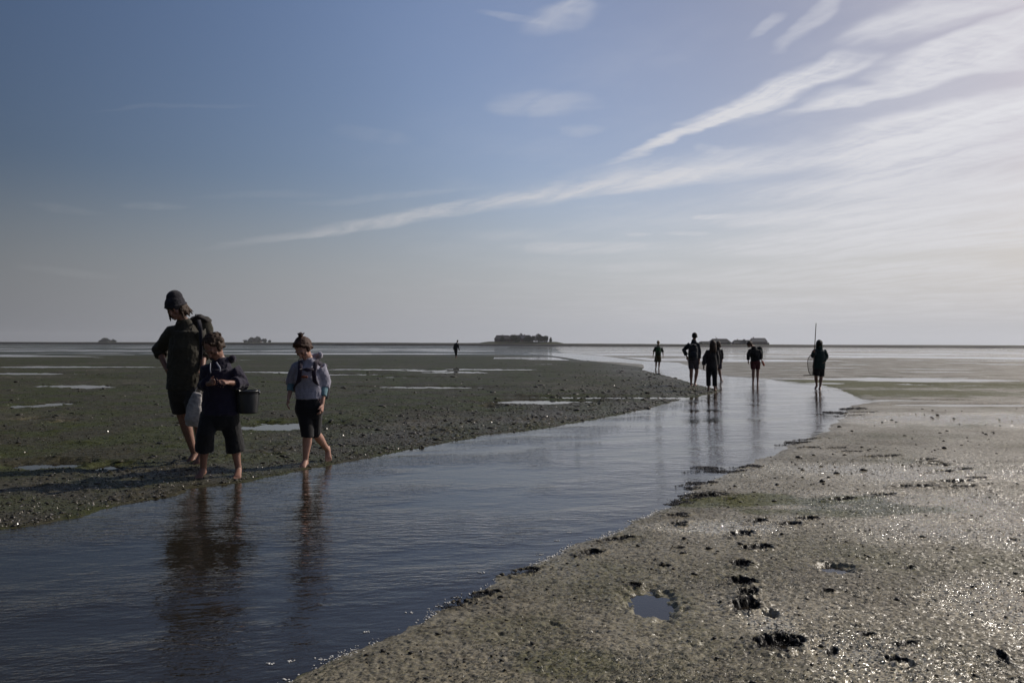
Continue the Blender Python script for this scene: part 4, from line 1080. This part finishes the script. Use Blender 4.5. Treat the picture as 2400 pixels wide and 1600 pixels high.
def clods(name, x, y, z, s, m, flat=.6, jit=.3, smooth=True):
    n = len(x)
    co = _ico[None] * (1 + rs_.uniform(-jit, jit, (n, 12, 1)))
    a = rs_.uniform(0, 6.283, n); c, s_ = np.cos(a)[:, None], np.sin(a)[:, None]
    ex = rs_.uniform(.7, 1.6, (n, 1))
    X = (co[..., 0] * c - co[..., 1] * s_) * ex; Y = (co[..., 0] * s_ + co[..., 1] * c)
    co = np.stack([X * s[:, None] + x[:, None], Y * s[:, None] + y[:, None], co[..., 2] * s[:, None] * flat + z[:, None]], -1).reshape(-1, 3)
    f = (_icf[None] + 12 * np.arange(n)[:, None, None]).reshape(-1, 3)
    return mesh_np(name, co, f, m, None, smooth)
def flakes(name, x, y, z, L, w, m, tilt=.5):
    """small bent blades or shards lying about"""
    n = len(x); a = rs_.uniform(0, 6.283, n); t = rs_.normal(0, tilt, n); r2 = rs_.normal(0, tilt, n)
    d = np.stack([np.cos(a) * np.cos(t), np.sin(a) * np.cos(t), np.sin(t)], -1)
    s = np.stack([-np.sin(a) * np.cos(r2), np.cos(a) * np.cos(r2), np.sin(r2)], -1)
    p = np.stack([x, y, z], -1)
    mid = p + np.array((0, 0, 1.)) * (L * .18)[:, None]
    A = p - d * (L * .5)[:, None]; B = p + d * (L * .5)[:, None]
    W = s * (w * .5)[:, None]
    co = np.stack([A - W * .5, A + W * .5, mid + W, mid - W, B + W * .4, B - W * .4], 1).reshape(-1, 3)
    b = 6 * np.arange(n)[:, None]
    f = np.concatenate([b + np.array([[0, 1, 2, 3]]), b + np.array([[3, 2, 4, 5]])])
    return mesh_np(name, co, f, m, None, False)
def on_land(x, y, lo=0.0):
    h, rag, dk, side, bl, fr = ground_height(x, y)
    return h, rag, side
M_clod = mat('dark_mud_clod', (0.030, 0.026, 0.020), .55, .3, .5, 30, .6, 60)
M_shell = mat('broken_shell', (0.30, 0.27, 0.23), .28, .5, .5, 3)
M_weed = mat('dark_seaweed', (0.014, 0.012, 0.010), .55, .3, .5, 10)
M_alg = mat('green_algae', (0.060, 0.060, 0.026), .40, .45, .5, 3)
M_foam = mat('foam', (0.62, 0.61, 0.57), .5, .4, .2, 60)
# left flat
x, y = place(34000, -60, 1760, 836, 1250); h, rag, side = on_land(x, y)
pn = fbm(x * .7, y * .7, 3, 301)
x1_, y1_ = place(22000, 700, 1700, 870, 1070); h1_, rag1_, side1_ = on_land(x1_, y1_)
k1_ = (rag1_ < 4.5) & (rs_.uniform(0, 1, len(x1_)) < .28)
x, y, h, rag, side, pn = (np.concatenate([a, b]) for a, b in ((x, x1_[k1_]), (y, y1_[k1_]), (h, h1_[k1_]), (rag, rag1_[k1_]), (side, side1_[k1_]), (pn, 1.0 * np.ones(k1_.sum()))))
keep = (rag > .02) & (side < .4) & (h > .003) & (rs_.uniform(0, 1, len(x)) < np.clip(.16 + .95 * np.exp(-rag / (.9 + y * .045)) + .5 * pn, 0, 1))
x, y, h, rag = x[keep], y[keep], h[keep], rag[keep]
s = rs_.uniform(.004, .013, len(x)) * (1 + rs_.uniform(0, 1, len(x)) ** 8 * 2.4) * np.clip(y / 11, .75, 2.4)
o = clods('mud_clods', x, y, h + s * .05, s, M_clod, .5, .55, False); tag(o, 'dark mud lumps strewn over the left flat and its bank', 'mud', kind='stuff')
x, y = place(15000, -60, 1760, 870, 1250); h, rag, side = on_land(x, y)
keep = (rag > .03) & (side < .4) & (h > .003) & (rs_.uniform(0, 1, len(x)) < np.clip(.05 + .9 * np.exp(-rag / (.5 + y * .035)), 0, 1))
x, y, h = x[keep], y[keep], h[keep]
o = flakes('shell_debris', x, y, h + .006, rs_.uniform(.010, .028, len(x)) * np.clip(y / 11, .8, 1.8), rs_.uniform(.008, .022, len(x)) * np.clip(y / 11, .8, 1.8), M_shell, .5)
tag(o, 'broken shells glinting along the left stream bank', 'shells', kind='stuff')
x, y = place(30000, -60, 1760, 900, 1250); h, rag, side = on_land(x, y)
keep = (rag > .03) & (side < .4) & (h > .003); x, y, h = x[keep], y[keep], h[keep]
xr, yr = place(90000, 560, 2460, 1080, 1640); hr, rag, side = on_land(xr, yr)
pn = fbm(xr * 1.3, yr * 1.3, 4, 311)
keep = (rag > .01) & (side > .5) & (hr > .003) & (rs_.uniform(0, 1, len(xr)) < np.clip(.30 + 1.2 * pn, .04, 1)); xr, yr, hr = xr[keep], yr[keep], hr[keep]
x = np.concatenate([x, xr]); y = np.concatenate([y, yr]); h = np.concatenate([h, hr])
o = flakes('algae_cover', x, y, h + .002, rs_.uniform(.008, .028, len(x)) * np.clip(y / 6, .75, 2.2), rs_.uniform(.002, .006, len(x)) * np.clip(y / 6, .75, 2.2), M_alg, .35)
tag(o, 'short strands of green algae lying on the wet mud', 'algae', kind='stuff')
# small dark bits on the right flat
x, y = place(2600, 700, 2460, 960, 1640); h, rag, side = on_land(x, y)
keep = (rag > .05) & (side > .5) & (h > .003) & (rs_.uniform(0, 1, len(x)) < np.clip(.45 + fbm(x, y, 2, 305) * 1.4, .1, 1)); x, y, h = x[keep], y[keep], h[keep]
s = rs_.uniform(.003, .009, len(x)) * (1 + rs_.uniform(0, 1, len(x)) ** 8 * 1.6) * np.clip(y / 5, .8, 3)
o = clods('worm_casts', x, y, h + s * .2, s, M_clod, .6, .45); tag(o, 'tiny dark mud pellets and worm casts on the right flat', 'worm casts', kind='stuff')
# foam along the right water edge and flecks drifting off it
cx, cy, cs_ = [], [], []
edge = [gp(a, b) for a, b in right_bank if b > 1120]
for a, b in zip(edge, edge[1:]):
    L_ = (b - a).length; nn = int(L_ * 700)
    for k in range(min(nn, 1500)):
        t_ = rs_.uniform(); p = a.lerp(b, t_); cx.append(p.x + rs_.normal() * .08); cy.append(p.y + rs_.normal() * .06); cs_.append(rs_.uniform(.002, .0065) * max(.8, p.y / 5))
cx, cy, cs_ = map(np.array, (cx, cy, cs_)); h, rag, side = on_land(cx, cy)
keep = (h > -.012) & (h < .006) & (cy < 11) & (cy > 2) & (rs_.uniform(0, 1, len(cx)) < np.clip(.5 + 1.8 * fbm(cx * 2.2, cy * 2.2, 2, 307), .02, 1)); cx, cy, cs_ = cx[keep], cy[keep], cs_[keep]
fx, fy = place(420, 620, 1560, 1200, 1600); hh, rag, side = on_land(fx, fy)
keep = (rag < -.02) & (rag > -.45) & (rs_.uniform(0, 1, len(fx)) < .5 * np.exp(rag / .16)); fx, fy = fx[keep], fy[keep]
gx2 = np.repeat(fx, 9) + rs_.normal(0, .007, len(fx) * 9) * 1.7; gy2 = np.repeat(fy, 9) + rs_.normal(0, .006, len(fx) * 9)
cx = np.concatenate([cx, gx2]); cy = np.concatenate([cy, gy2]); cs_ = np.concatenate([cs_, rs_.uniform(.002, .006, len(gx2))])
for (px, py, n_, r_) in [(1686,917,26,.10),(1919,915,26,.10),(1960,914,14,.25),(703,1097,10,.03),(1640,905,10,.06),(562,1119,8,.03)]:
    p = gp(px, py); cx = np.concatenate([cx, p.x + rs_.normal(0, r_, n_)]); cy = np.concatenate([cy, p.y + rs_.normal(0, r_ * .5, n_)]); cs_ = np.concatenate([cs_, rs_.uniform(.006, .012, n_) * p.y / 22])
o = clods('foam', cx, cy, np.full(len(cx), .0015), cs_, M_foam, .5, .25); tag(o, 'white foam flecks and small splashes on the stream and its right edge', 'foam', kind='stuff')
# ragged weed clumps caught along the right edge
WX = []
for (px, py, wd, dp) in [(1650,1094,.34,.20),(1700,1103,.5,.18),(1762,1094,.3,.14),(1645,1130,.34,.16),(1612,1142,.26,.14),(1640,1160,.42,.2),(1592,1178,.3,.16),(1225,1343,.15,.07),(1130,1392,.17,.07),(1062,1420,.13,.06),
                         (1958,966,.5,.6),(2000,958,.6,.6),(1870,1036,.4,.35),(1446,1268,.13,.07),(1384,1301,.10,.06),(1596,1212,.14,.08),(1594,1233,.11,.07),(1740,1258,.10,.08),(1745,1430,.12,.08),(1825,1500,.09,.08),(1736,1330,.1,.07),(1775,1290,.1,.07)]:
    p = gp(px, py, .01); n = int(210 * min(2.2, wd / .16))
    sc_ = max(.7, p.y / 7); rr2 = np.sqrt(rs_.uniform(0, 1, n)); aa = rs_.uniform(0, 6.283, n)
    ax, ay = rr2 * np.cos(aa) * wd * .5, rr2 * np.sin(aa) * dp * .5
    wob = fbm((p.x + ax) * 9, (p.y + ay) * 9, 3, 317); kk = wob > -.12
    WX.append(np.stack([p.x + ax[kk], p.y + ay[kk], np.full(kk.sum(), sc_), rs_.uniform(0, 1, kk.sum()) * (1 - rr2[kk] ** 2)], 1))
for (qx, qy, w_, L_, a_) in prints:
    if w_ < .07: continue
    n = int(60 + 700 * w_); sc_ = max(.6, qy / 9); rr2 = np.sqrt(rs_.uniform(0, 1, n)); aa = rs_.uniform(0, 6.283, n)
    u_, v_ = rr2 * np.cos(aa) * L_ * .5, rr2 * np.sin(aa) * w_ * .5
    X_, Y_ = qx + u_ * math.sin(a_) + v_ * math.cos(a_), qy + u_ * math.cos(a_) - v_ * math.sin(a_)
    kk = fbm(X_ * 12, Y_ * 12, 3, 319) > -.10
    WX.append(np.stack([X_[kk], Y_[kk], np.full(kk.sum(), sc_), rs_.uniform(0, .9, kk.sum()) * (1 - rr2[kk] ** 2)], 1))
WX = np.concatenate(WX); hh = np.maximum(ground_height(WX[:, 0], WX[:, 1])[0], -.003); n = len(WX)
o = flakes('seaweed', WX[:, 0], WX[:, 1], hh + .003 + WX[:, 3] * .010, rs_.uniform(.012, .032, n) * WX[:, 2], rs_.uniform(.004, .011, n) * WX[:, 2], M_weed, .28)
tag(o, 'dark ragged seaweed caught along the right hand edge of the stream', 'seaweed', kind='stuff')
